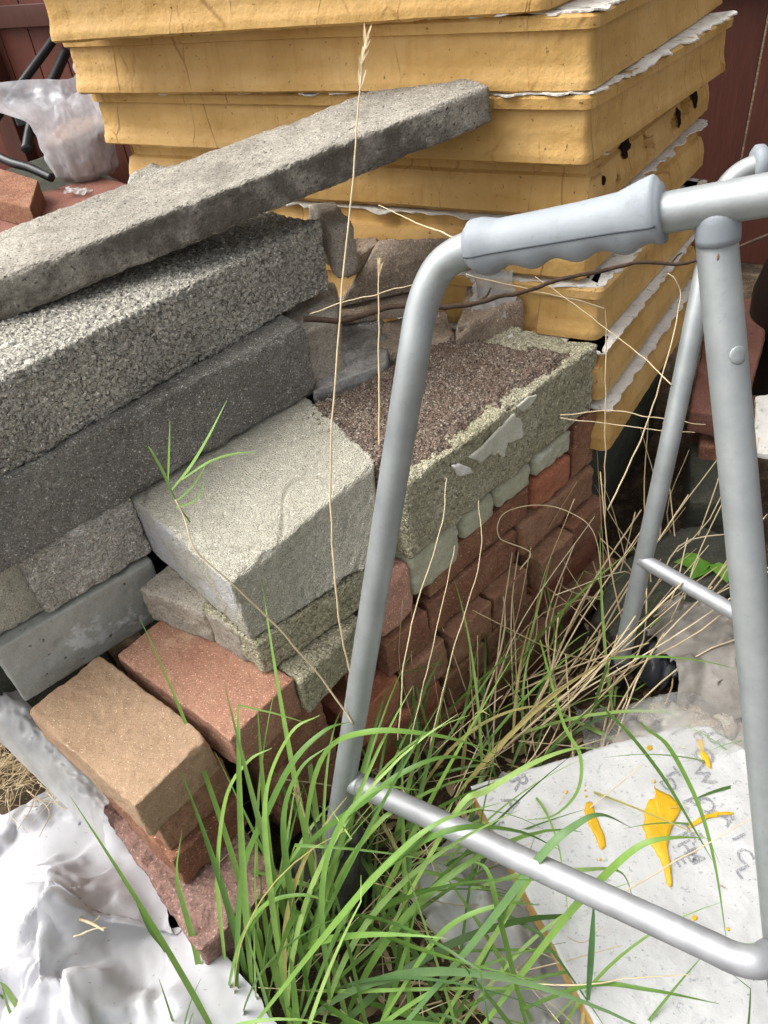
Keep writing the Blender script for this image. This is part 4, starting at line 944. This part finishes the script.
# --- cloudy plastic film under the grass beside the board
fp = at(470, 945, 0.0)
fa = (at(575, 1010, 0.02) - at(420, 870, 0.02)); fa[2] = 0; fa /= np.linalg.norm(fa); fb = np.array([-fa[1], fa[0], 0]); f0 = at(372, 905, 0.02)
crumple(lambda a, b: f0 + fa * a + fb * b, 84, 52, 0.0052, lambda x, y: 0.012 + 0.03 * np.exp(-((x - fp[0]) ** 2 + (y - fp[1] - 0.03) ** 2) / 0.012) + 0.006 * fbm(np.stack([x * 14, y * 14, 0 * x], 1), 2), MT['film_grey'], 'plastic_film',
        'cloudy grey plastic film lying under the grass beside the white board', 'plastic film', 12, 0.09, 0.32, 0.05)
ps = at(474, 318, 0.465)
crumple(lambda a, b: np.array([ps[0] - 0.040 + a + 0.35 * b, ps[1] - 0.035 + b - 0.2 * a, 0]), 34, 38, 0.0030, lambda x, y: 0.450 + 0.07 * np.clip((y - ps[1] + 0.05) / 0.08, 0, 1) + 0.004 * fbm(np.stack([x * 60, y * 60, 0 * x], 1), 2), MT['scrap'], 'plastic_scrap',
        'whitish plastic scrap draped over rubble behind the soil', 'plastic scrap', 14, 0.03, 0.5, 0.03)

# --- white polythene at the lower left
e0, e1 = at(60, 735, 0.07), at(222, 1010, 0.05)
ea = (e1 - e0); ea[2] = 0; Le = np.linalg.norm(ea); ea /= Le; eb = np.array([ea[1], -ea[0], 0])
def sheet_ground(x, y):
    q = np.stack([x, y, 0 * x], 1); d = (x - e0[0]) * eb[0] + (y - e0[1]) * eb[1]
    s = (x - e0[0]) * ea[0] + (y - e0[1]) * ea[1]
    return 0.025 + 0.03 * np.clip(fbm(q * 5 + 7, 2) + 0.2, 0, 1) + 0.055 * np.exp(-((d - 0.10) / 0.08) ** 2 - ((s - 0.33) / 0.12) ** 2) + 0.04 * np.exp(-((d - 0.30) / 0.1) ** 2 - ((s - 0.42) / 0.15) ** 2)
crumple(lambda a, b: e0 + ea * (b + 0.035) + eb * (a - 0.012), 158, 158, 0.0045, sheet_ground, MT['sheet'], 'plastic_sheet', 'crumpled white polythene sheet on the ground left of the bricks', 'plastic sheet', 21, 0.17, 0.46, 0.0, None, 16, lambda x, y: np.clip(((x - e0[0]) * eb[0] + (y - e0[1]) * eb[1] + 0.0) / 0.07, 0.15, 1) * np.clip(((x - e0[0]) * ea[0] + (y - e0[1]) * ea[1] - 0.03) / 0.08, 0.2, 1))
gs = at(2, 706, 0.20); ge = at(104, 812, 0.12); ga = ge - gs; gl = np.linalg.norm(ga); ga /= gl; gb = np.array([-ga[1], ga[0], 0]); gb /= np.linalg.norm(gb)
def strip():
    n, m = 90, 16; V = []
    for i in range(n):
        f = i / (n - 1); c = gs + ga * gl * (f * 1.25 - 0.25)
        for j in range(m):
            g = j / (m - 1); wv = (g - 0.5) * (0.055 - 0.015 * f)
            q = np.array([[f * 6, g * 3, 0.0]])
            V.append(c + gb * wv + np.array([0, 0, 0.016 * math.sin(g * math.pi) - 0.06 * (1 - g) ** 2 + 0.007 * fbm(q * np.array([1.5, 3, 1]), 3)[0] + 0.003 * fbm(q * 5, 2)[0]]))
    I = np.arange(n * m).reshape(n, m); F = [tuple(x) for x in np.stack([I[:-1, :-1], I[1:, :-1], I[1:, 1:], I[:-1, 1:]], -1).reshape(-1, 4)]
    return np.array(V), F
obj('plastic_strip', strip(), MT['film_grey'], label='folded strip of cloudy plastic running down beside the smooth grey block', cat='plastic film')

# --- walking frame
def walker():
    G = at(320, 930, 0.0)
    t = empty('walking_frame', (0.25, 0.45, 0), 'silver aluminium walking frame with grey hand grips standing in front of the bricks', 'walking frame')
    R = 0.0131
    eL = atd(452, 228, 0.585); gS, gE = atd(470, 247, 0.578), atd(664, 213, 0.503)
    ax = (gE - gS) / np.linalg.norm(gE - gS)
    l0, foot = atd(414, 352, 0.620), at(333, 852, 0.125)
    eL = gS - ax * 0.020
    far = gE + ax * 0.20
    # leg, elbow and top rail in one bent tube
    rail_end = [far, far + np.array([0.06, -0.03, -0.05]), far + np.array([0.085, -0.02, -0.25]), np.array([far[0] + 0.10, far[1] - 0.0, 0.012])]
    elbow = [l0, atd(420, 316, 0.612), atd(429, 287, 0.603), atd(443, 264, 0.594), gS]
    path = np.concatenate([np.linspace(foot, l0, 40)[:-1], spline(elbow, 24)[:-1], np.linspace(gS, far, 20)[:-1], bend(rail_end, 0.05)])
    # smooth
    for _ in range(3): path[1:-1] = 0.25 * path[:-2] + 0.5 * path[1:-1] + 0.25 * path[2:]
    obj('side_tube', tube(path, R, 28), MT['alu'], t)
    # grip
    n, sd_ = 90, 40; T, A, B = frames(np.linspace(gS, gE, n)); L = np.linalg.norm(gE - gS)
    upv = np.array([0, 0, 1.0]); upv = upv - ax * (upv @ ax); upv /= np.linalg.norm(upv); sdv = np.cross(ax, upv)
    V = []
    for i in range(n):
        f = i / (n - 1)
        top = np.interp(f, [0, .03, .10, .18, .35, .6, .8, .9, .965, 1], [.0165, .0195, .0195, .0165, .0165, .0170, .0185, .023, .0255, .021])
        bot = np.interp(f, [0, .03, .10, 1], [.018, .021, .0205, .0205]) + 0.0028 * math.cos((f - 0.10) * 2 * math.pi * 4.2) * (1 if 0.05 < f < 0.97 else 0.3)
        side = np.interp(f, [0, .05, .15, .8, .95, 1], [.0165, .0185, .0168, .0172, .0200, .018])
        if f < 0.012 or f > 0.988: top *= 0.93; bot *= 0.93; side *= 0.93
        for k in range(sd_):
            an = 2 * math.pi * k / sd_; cx, sy = math.cos(an), math.sin(an)
            h = top if sy > 0 else bot
            V.append(gS + (gE - gS) * f + sdv * side * cx + upv * h * sy)
    V.append(gS); V.append(gE); V = np.array(V)
    F = [(i * sd_ + k, i * sd_ + (k + 1) % sd_, (i + 1) * sd_ + (k + 1) % sd_, (i + 1) * sd_ + k) for i in range(n - 1) for k in range(sd_)]
    F += [(k, n * sd_, (k + 1) % sd_) for k in range(sd_)] + [((n - 1) * sd_ + k, (n - 1) * sd_ + (k + 1) % sd_, n * sd_ + 1) for k in range(sd_)]
    g = obj('hand_grip', (V, F), MT['grip'], t)
    # moulding seam facing the viewer
    mid = (gS + gE) / 2; vdir = np.array([0, 0, CAMH]) - mid; vs_ = 1 if sdv @ vdir > 0 else -1
    pts = []
    for f in np.linspace(0.005, 0.985, 40):
        side = np.interp(f, [0, .05, .15, .8, .95, 1], [.0165, .0185, .0168, .0172, .0200, .018]); pts.append(gS + (gE - gS) * f + sdv * vs_ * side * 0.995 - upv * 0.002)
    obj('seam', tube(np.array(pts), 0.0007, 8), MT['seam'], g)
    # T joint and second leg
    J = atd(718, 213, 0.487); J = gE + ax * ((J - gE) @ ax)
    q1, q2, q3 = atd(718, 256, 0.502), atd(745, 545, 0.555), atd(774, 870, 0.615)
    ftr = q3 + (q3 - q2) / (q3 - q2)[2] * (0.012 - q3[2])
    leg = spline([J + (q1 - J) * 0.3, q1, q2, q3, ftr], 60); obj('leg', tube(leg, R, 28), MT['alu'], t)
    d = (q1 - J) / np.linalg.norm(q1 - J)
    obj('joint_cap', tube(np.array([J + d * 0.0035, J + d * 0.006, J + d * 0.010, J + d * 0.015, J + d * 0.020, J + d * 0.0245]), [0.0118, 0.0134, 0.0138, 0.0139, 0.0139, 0.0136], 28), MT['grip'], t)
    # spring button and a rust tick on the second leg
    def on_leg(px, py):
        k = min(range(len(leg) - 1), key=lambda i: abs(((leg[i] - [0, 0, CAMH]) @ _u) / ((leg[i] - [0, 0, CAMH]) @ _f) - (512 - py) / FPX)); c = leg[k]; tt = leg[k + 1] - leg[k]; tt /= np.linalg.norm(tt)
        v = np.array([0, 0, CAMH]) - c; v = v - tt * (v @ tt); v /= np.linalg.norm(v); sv = np.cross(tt, v); return c, tt, v, sv
    c_, tt, v_, sv = on_leg(742, 362); V = []
    for rr_, hh in ((0.0062, -0.0008), (0.0062, 0.0002), (0.0055, 0.0006), (0.0028, 0.0008), (0.0, 0.0008)):
        for k in range(24):
            an = 2 * math.pi * k / 24; a_, b_ = rr_ * math.cos(an), rr_ * math.sin(an); lat = 0.55 + (a_ / R) ; V.append(c_ + tt * b_ + (v_ * math.cos(lat) - sv * math.sin(lat) * (1 if sv @ _r < 0 else -1)) * (R + hh))
    obj('spring_button', (np.array(V), [(j * 24 + k, j * 24 + (k + 1) % 24, (j + 1) * 24 + (k + 1) % 24, (j + 1) * 24 + k) for j in range(4) for k in range(24)]), MT['alu'], t)
    c_, tt, v_, sv = on_leg(718, 259)
    obj('rust_mark', tube(np.array([c_ + v_ * (R - 0.0004) + tt * z_ + sv * (z_ * 0.25) for z_ in np.linspace(-0.0025, 0.0025, 6)]), [.0002, .0007, .0009, .0009, .0007, .0002], 8), MT['dark_red'], t)
    # low crossbar of the near side
    a0, a1, a2, a3 = atd(347, 779, 0.868), atd(364, 787, 0.850), atd(735, 958, 0.60), atd(770, 955, 0.605)
    da = (a1 - a0) / np.linalg.norm(a1 - a0)
    cb = np.concatenate([np.linspace(a0 + da * 0.016, a0 + (a2 - a0) * 0.93, 20), spline([a0 + (a2 - a0) * 0.955, a2, atd(758, 962, 0.592), a3], 14)])
    obj('crossbar', tube(cb, 0.0122, 24), MT['bright'], t)
    obj('collar', tube(np.linspace(a0, a0 + da * 0.024, 8), [.0135, .0138, .0134, .0129, .0129, .0129, .0129, .0125], 24), MT['alu'], t)
    # far side
    h = [atd(717, 206, 0.955), atd(724, 190, 0.952), atd(738, 174, 0.945), atd(756, 165, 0.935)]
    f1, f2, f3 = atd(704, 275, 0.965), atd(668, 450, 1.03), atd(637, 588, 1.13)
    fo = f3 + (f3 - f2) / (f3 - f2)[2] * (0.012 - f3[2])
    axf = np.array([0.12, -0.02, 0.012])
    pf = np.concatenate([spline([fo, f3, f2, f1, atd(712, 230, 0.957)], 40)[:-1], spline([atd(712, 230, 0.957)] + h, 16)[:-1], spline([h[-1], h[-1] + axf * 0.5, h[-1] + axf * 1.6, h[-1] + axf * 2.2 + np.array([0, 0, -0.08]), np.array([h[-1][0] + 0.34, h[-1][1] + 0.05, 0.012])], 30)])
    for _ in range(2): pf[1:-1] = 0.25 * pf[:-2] + 0.5 * pf[1:-1] + 0.25 * pf[2:]
    obj('side_tube', tube(pf, R, 24), MT['alu'], t)
    g0 = atd(752, 166, 0.938); g1_ = g0 + axf * 1.05
    gp = np.linspace(g0, g1_, 30)
    obj('hand_grip', tube(gp, [0.0185 + 0.004 * (1 if i in (1, 2, 3, 27, 28) else 0) + 0.001 * math.sin(i) for i in range(30)], 28), MT['grip'], t)
    c0, c1, c2 = atd(641, 559, 1.105), atd(735, 611, 1.02), atd(800, 650, 0.97)
    obj('crossbar', tube(np.linspace(c0, c2, 24), 0.0108, 20), MT['bright'], t)
    obj('ferrule', tube(np.linspace(fo - np.array([0, 0, 0.012]), fo + (f3 - fo) * 0.25, 6), 0.0155, 20), MT['black'], t)
    # bar that ties both sides together, beyond the right edge of the photo
    m0 = rail_end[2]; m1 = pf[-8]
    obj('front_bar', tube(bend([m0, m0 + np.array([0.06, 0.02, 0.0]), m1 + np.array([0.06, -0.02, 0]), m1], 0.04), 0.0108, 20), MT['bright'], t)
walker()
obj('stone', rock(at(331, 862, 0.06), (0.055, 0.045, 0.068), 15, 0.4), MT['mossy_dark'], label='dark stone deep in the grass under the near walker foot', cat='stone')
# --- grass, dry stalks, twig, litter
def blade(path, w, fold=0.25, twist=0.0, prof=None):
    path = np.asarray(path, float); n = len(path); T = np.gradient(path, axis=0); T /= np.linalg.norm(T, axis=1)[:, None] + 1e-12
    up = np.array([0, 0, 1.0]); V = []; S0 = None
    for i in range(n):
        f = i / (n - 1); s = np.cross(T[i], up)
        if np.linalg.norm(s) < 0.15: s = S0 if S0 is not None else np.array([1.0, 0, 0])
        s = s / np.linalg.norm(s)
        if S0 is not None and s @ S0 < 0: s = -s
        S0 = s; nn = np.cross(s, T[i]); a = twist * f
        s2 = math.cos(a) * s + math.sin(a) * nn; n2 = np.cross(s2, T[i])
        ww = w * (0.55 + 0.45 * min(1, f * 4)) * (1 - max(0, (f - 0.35) / 0.65) ** 1.6) * 0.5 + 0.0002
        V += [path[i] - s2 * ww + n2 * ww * fold, path[i], path[i] + s2 * ww + n2 * ww * fold]
    F = []
    for i in range(n - 1):
        for j in (0, 1): F.append((i * 3 + j, i * 3 + j + 1, i * 3 + j + 4, i * 3 + j + 3))
    return np.array(V), F
rg = np.random.default_rng(42)
def arc(base, az, el, length, droop, n=14, curl=0.0):
    p = np.array(base, float); d = np.array([math.cos(el) * math.cos(az), math.cos(el) * math.sin(az), math.sin(el)]); out = [p.copy()]
    st = length / n; kink = int(rg.integers(6, n)) if rg.random() < 0.16 else -1
    for i in range(n):
        d = d + np.array([-math.sin(az), math.cos(az), 0]) * curl / n - np.array([0, 0, droop * (0.3 + 1.4 * i / n) / n]); d /= np.linalg.norm(d)
        if i == kink: d = d + np.array([rg.normal() * 0.5, rg.normal() * 0.5, -0.9]); d /= np.linalg.norm(d)
        p = p + d * st
        if p[2] < 0.006 and i > 3: p[2] = 0.006 + 0.004 * (i % 2)
        out.append(p.copy())
    return np.array(out)
GR = []
def clump(px, py, n, az, azs, el, els, L, Ls, w, droop, spread=0.03):
    c = at(px, py, 0.0)
    for _ in range(n):
        b = c + np.array([rg.normal() * spread, rg.normal() * spread, 0])
        GR.append(blade(arc(b, math.radians(az + float(np.clip(rg.normal(), -1.3, 1.3)) * azs), math.radians(min(86, el + rg.normal() * els)), max(0.08, L + rg.normal() * Ls), max(0.1, droop + rg.normal() * 0.9), 14, rg.normal() * 0.3),
                        w * rg.uniform(0.4, 1.15), rg.uniform(0.1, 0.4), rg.normal() * 0.6))
# azimuth: 0 = right, 90 = away from the viewer
clump(270, 1010, 13, 40, 30, 76, 7, 0.42, 0.09, 0.0080, 1.0, 0.030)
clump(300, 985, 16, 20, 55, 68, 10, 0.42, 0.10, 0.0078, 1.5, 0.035)
clump(340, 960, 15, 10, 60, 60, 12, 0.38, 0.10, 0.0075, 1.7, 0.035)
clump(400, 1010, 11, 30, 70, 50, 14, 0.34, 0.10, 0.0070, 1.5, 0.04)
clump(330, 1040, 18, 40, 60, 58, 12, 0.38, 0.10, 0.0078, 1.5, 0.045)
clump(248, 1030, 4, 55, 25, 74, 8, 0.28, 0.07, 0.0062, 0.9, 0.03)
clump(196, 1060, 3, 55, 20, 72, 8, 0.20, 0.06, 0.0048, 1.0, 0.03)
clump(20, 1050, 3, 95, 30, 72, 8, 0.16, 0.03, 0.005, 0.7, 0.015)
clump(400, 900, 7, 10, 60, 45, 15, 0.30, 0.08, 0.0065, 1.5, 0.04)
clump(430, 820, 16, 20, 60, 45, 18, 0.28, 0.08, 0.0060, 1.4, 0.05)
clump(480, 760, 18, 30, 60, 50, 18, 0.26, 0.08, 0.0052, 1.3, 0.05)
clump(540, 735, 12, 20, 60, 50, 18, 0.24, 0.07, 0.0050, 1.2, 0.05)
clump(590, 690, 10, 80, 60, 60, 15, 0.24, 0.07, 0.0045, 1.0, 0.05)
clump(470, 1050, 9, 40, 60, 45, 15, 0.30, 0.08, 0.0065, 1.3, 0.045)
clump(560, 1060, 9, 60, 60, 45, 15, 0.26, 0.07, 0.0060, 1.2, 0.04)
clump(370, 870, 10, 60, 60, 55, 14, 0.28, 0.08, 0.0060, 1.4, 0.03)
clump(720, 1080, 4, 100, 50, 45, 15, 0.22, 0.07, 0.0052, 1.0, 0.05)
clump(790, 870, 7, 190, 45, 42, 14, 0.20, 0.05, 0.0050, 1.0, 0.05)
clump(790, 780, 5, 185, 40, 42, 14, 0.20, 0.05, 0.0050, 1.0, 0.05)
def drawn(pts, w, fold=0.25, tw=0.0): GR.append(blade(spline([atd(*p) for p in pts], 26), w * 0.85, fold, tw))
for pts, w in (
    ([(236, 1010, .90), (242, 880, .84), (268, 812, .80), (295, 760, .78), (326, 730, .78), (350, 722, .80)], .0105),
    ([(300, 900, .88), (310, 800, .82), (330, 748, .79), (370, 732, .76), (417, 733, .76), (464, 742, .78), (507, 759, .81)], .0085),
    ([(250, 930, .86), (304, 849, .80), (359, 806, .76), (401, 774, .74), (448, 757, .75), (503, 767, .79)], .0085),
    ([(390, 930, .86), (456, 812, .79), (487, 791, .79), (534, 763, .80), (573, 749, .82), (602, 749, .85)], .0075),
    ([(255, 1024, .84), (330, 930, .76), (390, 862, .72), (440, 822, .71), (500, 803, .73)], .0085),
    ([(300, 1024, .84), (352, 905, .76), (410, 850, .72), (462, 828, .70), (520, 832, .73), (560, 850, .76)], .008),
    ([(400, 1030, .80), (480, 935, .74), (545, 852, .70), (578, 824, .70), (602, 815, .71), (632, 828, .74)], .009),
    ([(480, 1030, .80), (560, 925, .74), (605, 876, .71), (640, 846, .69), (672, 838, .69), (704, 838, .71)], .0085),
    ([(640, 722, 1.02), (648, 730, .98), (666, 744, .93), (684, 774, .86), (702, 815, .80), (716, 870, .75), (727, 945, .72)], .0065),
    ([(600, 705, 1.08), (630, 735, 1.0), (662, 776, .92), (690, 822, .86), (712, 860, .82)], .0055),
    ([(540, 640, 1.15), (562, 720, 1.0), (580, 755, .95), (578, 790, .92), (555, 815, .90), (526, 820, .90)], .005),
    ([(210, 1030, .92), (196, 950, .90), (178, 880, .86), (182, 830, .82)], .0085),
    ([(185, 1030, .95), (170, 960, .93), (150, 930, .92), (136, 900, .91), (122, 880, .90)], .0055),
    ([(222, 1024, .92), (238, 950, .86), (262, 908, .82), (300, 895, .80), (340, 905, .80)], .0070),
    ([(290, 1024, .86), (272, 900, .80), (266, 800, .74), (290, 735, .70), (320, 715, .70)], .0080),
    ([(310, 1000, .88), (292, 900, .82), (284, 820, .78), (300, 770, .76), (330, 745, .76)], .0085),
    ([(225, 960, .90), (218, 880, .85), (226, 800, .80), (248, 762, .78), (272, 748, .78)], .0075),
    ([(330, 1000, .84), (322, 900, .78), (338, 830, .74), (375, 790, .73), (420, 790, .74)], .0080),
    ([(380, 1024, .82), (440, 935, .76), (500, 905, .74), (540, 905, .75)], .0060),
    ([(440, 1024, .82), (480, 960, .78), (530, 880, .75), (548, 868, .75)], .0060),
    ([(530, 1040, .78), (500, 920, .74), (488, 872, .74), (470, 860, .76)], .0060),
    ([(520, 1010, .80), (590, 985, .76), (650, 990, .73), (720, 1004, .72)], .0055),
    ([(470, 890, .86), (520, 875, .82), (580, 870, .80), (620, 872, .82), (634, 900, .84)], .0055),
    ([(588, 1000, .74), (592, 940, .72), (594, 900, .72)], .0065),
    ([(15, 1040, .92), (14, 990, .92), (12, 950, .92)], .006)):
    drawn(pts, w)
obj('grass', join(GR), MT['grass'], label='long green grass growing up round the walking frame and the bricks', cat='grass', kind='stuff')

ST = []
def straw(p, q, r, sag=0.02, wob=0.012):
    p, q = np.asarray(p), np.asarray(q); m = (p + q) / 2 + np.array([rg.normal() * wob, rg.normal() * wob, -sag * rg.random() + rg.normal() * wob])
    ST.append(tube(spline([p, m, q], 8), np.linspace(r, r * 0.6, 9), 5))
for _ in range(52):
    bx, by = rg.uniform(470, 620), rg.uniform(680, 775); b = at(bx, by, rg.uniform(0.0, 0.04))
    az, el, L = math.radians(rg.normal(42, 22)), math.radians(rg.uniform(3, 40)), rg.uniform(0.14, 0.40)
    straw(b, b + L * np.array([math.cos(el) * math.cos(az), math.cos(el) * math.sin(az), math.sin(el)]), rg.uniform(0.0009, 0.0020), 0.02, 0.02)
for _ in range(30):
    bx, by = rg.uniform(590, 690), rg.uniform(560, 690); b = at(bx, by, rg.uniform(0.0, 0.05))
    az, el, L = math.radians(rg.normal(70, 60)), math.radians(rg.uniform(5, 70)), rg.uniform(0.14, 0.40)
    straw(b, b + L * np.array([math.cos(el) * math.cos(az), math.cos(el) * math.sin(az), math.sin(el)]), rg.uniform(0.0009, 0.0016), 0.02, 0.02)
for _ in range(110):
    bx, by = rg.uniform(330, 560), rg.uniform(740, 1010); b = at(bx, by, rg.uniform(0.0, 0.03))
    az, el, L = rg.uniform(0, 6.28), math.radians(abs(rg.normal(8, 22))), rg.uniform(0.08, 0.26)
    straw(b, b + L * np.array([math.cos(el) * math.cos(az), math.cos(el) * math.sin(az), math.sin(el)]), rg.uniform(0.0005, 0.0012))
for _ in range(10):
    s = rg.uniform(-0.08, 0.3); b = O + aB * s + nB * rg.uniform(0.03, 0.09); b[2] = 0.02
    az, el, L = math.radians(rg.normal(60, 60)), math.radians(rg.uniform(55, 85)), rg.uniform(0.2, 0.38)
    straw(b, b + L * np.array([math.cos(el) * math.cos(az), math.cos(el) * math.sin(az), math.sin(el)]), rg.uniform(0.0006, 0.001))
for _ in range(130):
    b = at(rg.uniform(-10, 75), rg.uniform(735, 800), 0.075) + np.array([0, 0, rg.uniform(0, .02)]); az = rg.uniform(0, 6.28); L = rg.uniform(0.02, 0.09)
    straw(b, b + L * np.array([math.cos(az), math.sin(az), rg.normal() * 0.15]), rg.uniform(0.0004, 0.001))
obj('dry_grass', join(ST), MT['straw'], label='tangle of dry straw coloured grass at the foot of the brick stack', cat='dry grass', kind='stuff')
LT = []
for _ in range(900):
    x, y = (rg.uniform(330, 780), rg.uniform(560, 1010)) if rg.random() < 0.8 else (rg.uniform(-10, 80), rg.uniform(730, 800))
    b = at(x, y, 0.0); b[2] = ground_h(b[:1], b[1:2])[0] + rg.uniform(0.002, 0.012) + (0.06 if x < 80 else 0)
    az = rg.uniform(0, 6.28); L = rg.uniform(0.008, 0.03); e = rg.normal() * 0.35
    d = np.array([math.cos(az), math.sin(az), e]) * L
    LT.append(blade(np.array([b, b + d * 0.35 + [0, 0, .003], b + d * 0.7 + [0, 0, .002], b + d]), L * rg.uniform(0.15, 0.55), rg.uniform(-.4, .6)))
obj('leaf_litter', join(LT), MT['litter'], label='brown leaf litter and chips on the damp earth', cat='leaf litter', kind='stuff')
def stalk(pts, r, lab, seedhead=None, nm='dry_stalk', mat='straw', cat='dry stalk', group='single dry grass stalks'):
    P = spline([atd(*p) for p in pts], 40); P = P + 0.0015 * np.stack([fbm(P * 30 + k * 9, 2) for k in range(3)], 1)
    parts = [tube(P, np.linspace(r, r * 0.55, len(P)), 7)]
    if seedhead:
        T = P[-1] - P[-3]; T /= np.linalg.norm(T)
        for k in range(seedhead):
            b = P[-1 - k // 3]; d = T + rg.normal(size=3) * 0.16; d /= np.linalg.norm(d)
            parts.append(blade(np.array([b, b + d * 0.004, b + d * 0.009, b + d * 0.014]), 0.0022, 0.3))
    return obj(nm, join(parts), MT[mat], label=lab, cat=cat, group=group)
stalk([(350, 760, .84), (352, 690, .80), (338, 610, .74), (331, 500, .70), (335, 380, .66), (350, 210, .62), (358, 110, .60), (365, 44, .59)], .0011, 'tallest dry stalk, crossing the lintel and ending over the yellow boards', 14)
stalk([(379, 470, 1.0), (379, 380, .98), (379, 320, .97), (379, 268, .96)], .0014, 'short straight stalk with a frayed tip standing in front of the soil', 8)
stalk([(352, 724, .80), (338, 700, .79), (282, 632, .74), (235, 586, .70), (196, 552, .68), (185, 520, .68), (175, 500, .68)], .0011, 'bent dry stalk lying over the pale block to the pale red brick')
stalk([(430, 745, .95), (452, 655, .92), (480, 560, .90), (478, 500, .90)], .0008, 'thin dry stalk leaning past the pale cement lumps')
stalk([(398, 740, .9), (408, 640, .88), (440, 530, .88), (447, 478, .90)], .0009, 'thin dry stalk rising over the rounded rose brick to the soil edge')
stalk([(410, 745, .9), (430, 660, .88), (450, 570, .88), (455, 545, .88)], .0007, 'faint dry stalk between the rose brick and the green cement lump')
stalk([(520, 570, 1.15), (530, 552, 1.14), (500, 538, 1.12), (502, 515, 1.11), (532, 505, 1.13), (572, 513, 1.14), (596, 538, 1.15), (602, 590, 1.18)], .0010, 'hooked dry stalk curling in front of the third course')
stalk([(605, 520, 1.2), (605, 420, 1.15), (606, 340, 1.12), (606, 309, 1.1)], .0011, 'upright stalk just right of the soil topped block corner')
stalk([(606, 309, 1.1), (575, 300, 1.08), (532, 290, 1.06), (466, 274, 1.04)], .0012, 'pale flat stalk lying across the yellow board below the grip')
stalk([(672, 385, 1.0), (640, 355, 1.02), (592, 318, 1.04), (535, 276, 1.05)], .0009, 'brown stalk slanting over the lowest yellow boards')
stalk([(608, 510, 1.1), (640, 440, 1.06), (664, 370, 1.02), (680, 302, 1.0), (676, 282, .99), (668, 274, .99)], .0012, 'long straw with a bent tip in front of the white strip')
stalk([(560, 415, 1.1), (610, 411, 1.1), (660, 418, 1.08), (706, 425, 1.06)], .0010, 'straight straw lying level across the lowest yellow board')
stalk([(560, 418, 1.1), (610, 424, 1.1), (660, 430, 1.08), (695, 432, 1.06)], .0009, 'second level straw just below the straight one on the lowest board')
stalk([(470, 246, .80), (440, 232, .84), (410, 220, .90), (378, 205, .95)], .0009, 'pale stalk running from the walker elbow to the yellow boards')
stalk([(310, 314, 1.0), (345, 302, .96), (380, 293, .92), (412, 285, .88)], .0008, 'thin pale stalk lying over the brown slabs behind the soil')
stalk([(600, 905, .80), (670, 865, .76), (730, 830, .74), (780, 800, .72)], .0008, 'fine dry stalk crossing the white board beside the big yellow splash')
stalk([(470, 975, .8), (560, 985, .76), (640, 978, .74), (690, 975, .73)], .0009, 'reddish dry stalk lying over the lower part of the white board')
stalk([(318, 900, .9), (314, 850, .86), (306, 818, .84), (298, 795, .83)], .0014, 'dead branched stem standing among the tall grass', 12)
def twig():
    parts = []
    def tw(pts, r0, r1): 
        P = spline([atd(*p) for p in pts], 50); P = P + 0.003 * np.stack([fbm(P * 24 + k * 5, 3) for k in range(3)], 1)
        parts.append(tube(P, np.linspace(r0, r1, len(P)) * (1 + 0.16 * fbm(P * 120, 2)), 10))
    tw([(303, 318, 1.04), (345, 321, 1.04), (378, 309, 1.03), (400, 306, 1.02), (440, 306, 1.0), (473, 303, 1.0), (500, 297, 1.0), (530, 290, 1.0), (560, 280, .99), (600, 270, .98), (640, 264, .97), (690, 262, .96), (730, 250, .95), (775, 232, .94)], .0040, .0020)
    tw([(480, 300, 1.0), (488, 294, 1.0), (492, 288, .995)], .0018, .0012)
    tw([(668, 263, .965), (675, 255, .96), (680, 252, .96)], .0014, .001)
    obj('twig', join(parts), MT['twig'], label='dark knobbly twig lying over the slabs and past the yellow boards', cat='twig')
twig()
def small_twig():
    parts = []
    for pts, r in (([(52, 913, 0), (72, 916, 0), (92, 924, 0), (104, 930, 0)], .0022), ([(74, 937, 0), (92, 930, 0), (106, 927, 0)], .0012), ([(72, 916, 0), (66, 905, 0), (70, 896, 0)], .0011), ([(92, 924, 0), (100, 915, 0)], .001)):
        P = spline([at(x, y, 0.128) for x, y, _ in pts], 24); P[:, 2] += 0.003 * fbm(P * 60, 2); parts.append(tube(P, np.linspace(r, r * .6, 25) * (1 + .2 * fbm(P * 160, 2)), 8))
    obj('twig', join(parts), MT['straw'], label='small brown twig caught in the folds of the white sheet', cat='twig')
small_twig()
def sprig():
    t = empty('grass_sprig', atd(190, 520, .70), 'thin green grass sprig rising over the pale block', 'grass sprig')
    obj('stem', tube(spline([atd(190, 522, .70), atd(178, 505, .69), atd(168, 484, .68)], 14), .0008, 7), MT['grass'], t)
    for pts, w in (([(170, 488, .68), (163, 472, .675), (152, 452, .67), (148, 446, .67)], .0022), ([(168, 484, .68), (169, 455, .675), (170, 420, .67)], .0018), ([(172, 490, .68), (190, 468, .675), (208, 438, .67), (227, 400, .665)], .0044),
                   ([(176, 502, .69), (190, 490, .685), (200, 476, .68), (206, 464, .68)], .004), ([(182, 480, .69), (210, 462, .685), (235, 454, .68), (256, 452, .68)], .0040), ([(176, 508, .69), (196, 500, .685), (206, 478, .68)], .003)):
        obj('blade', blade(spline([atd(*p) for p in pts], 14), w), MT['grass'], t)
sprig()
lf = []
for k in range(5):
    b = at(690 + k * 6, 572 - 2 * k, 0.08); az = 0.4 + k * 1.1; L = 0.045
    lf.append(blade(np.array([b, b + np.array([math.cos(az), math.sin(az), .2]) * L * .35, b + np.array([math.cos(az), math.sin(az), .15]) * L * .7, b + np.array([math.cos(az), math.sin(az), -.05]) * L]), 0.03, 0.2))
obj('weed', join(lf), MT['leaf'], label='small broad leaved green weed behind the far walker crossbar', cat='weed')
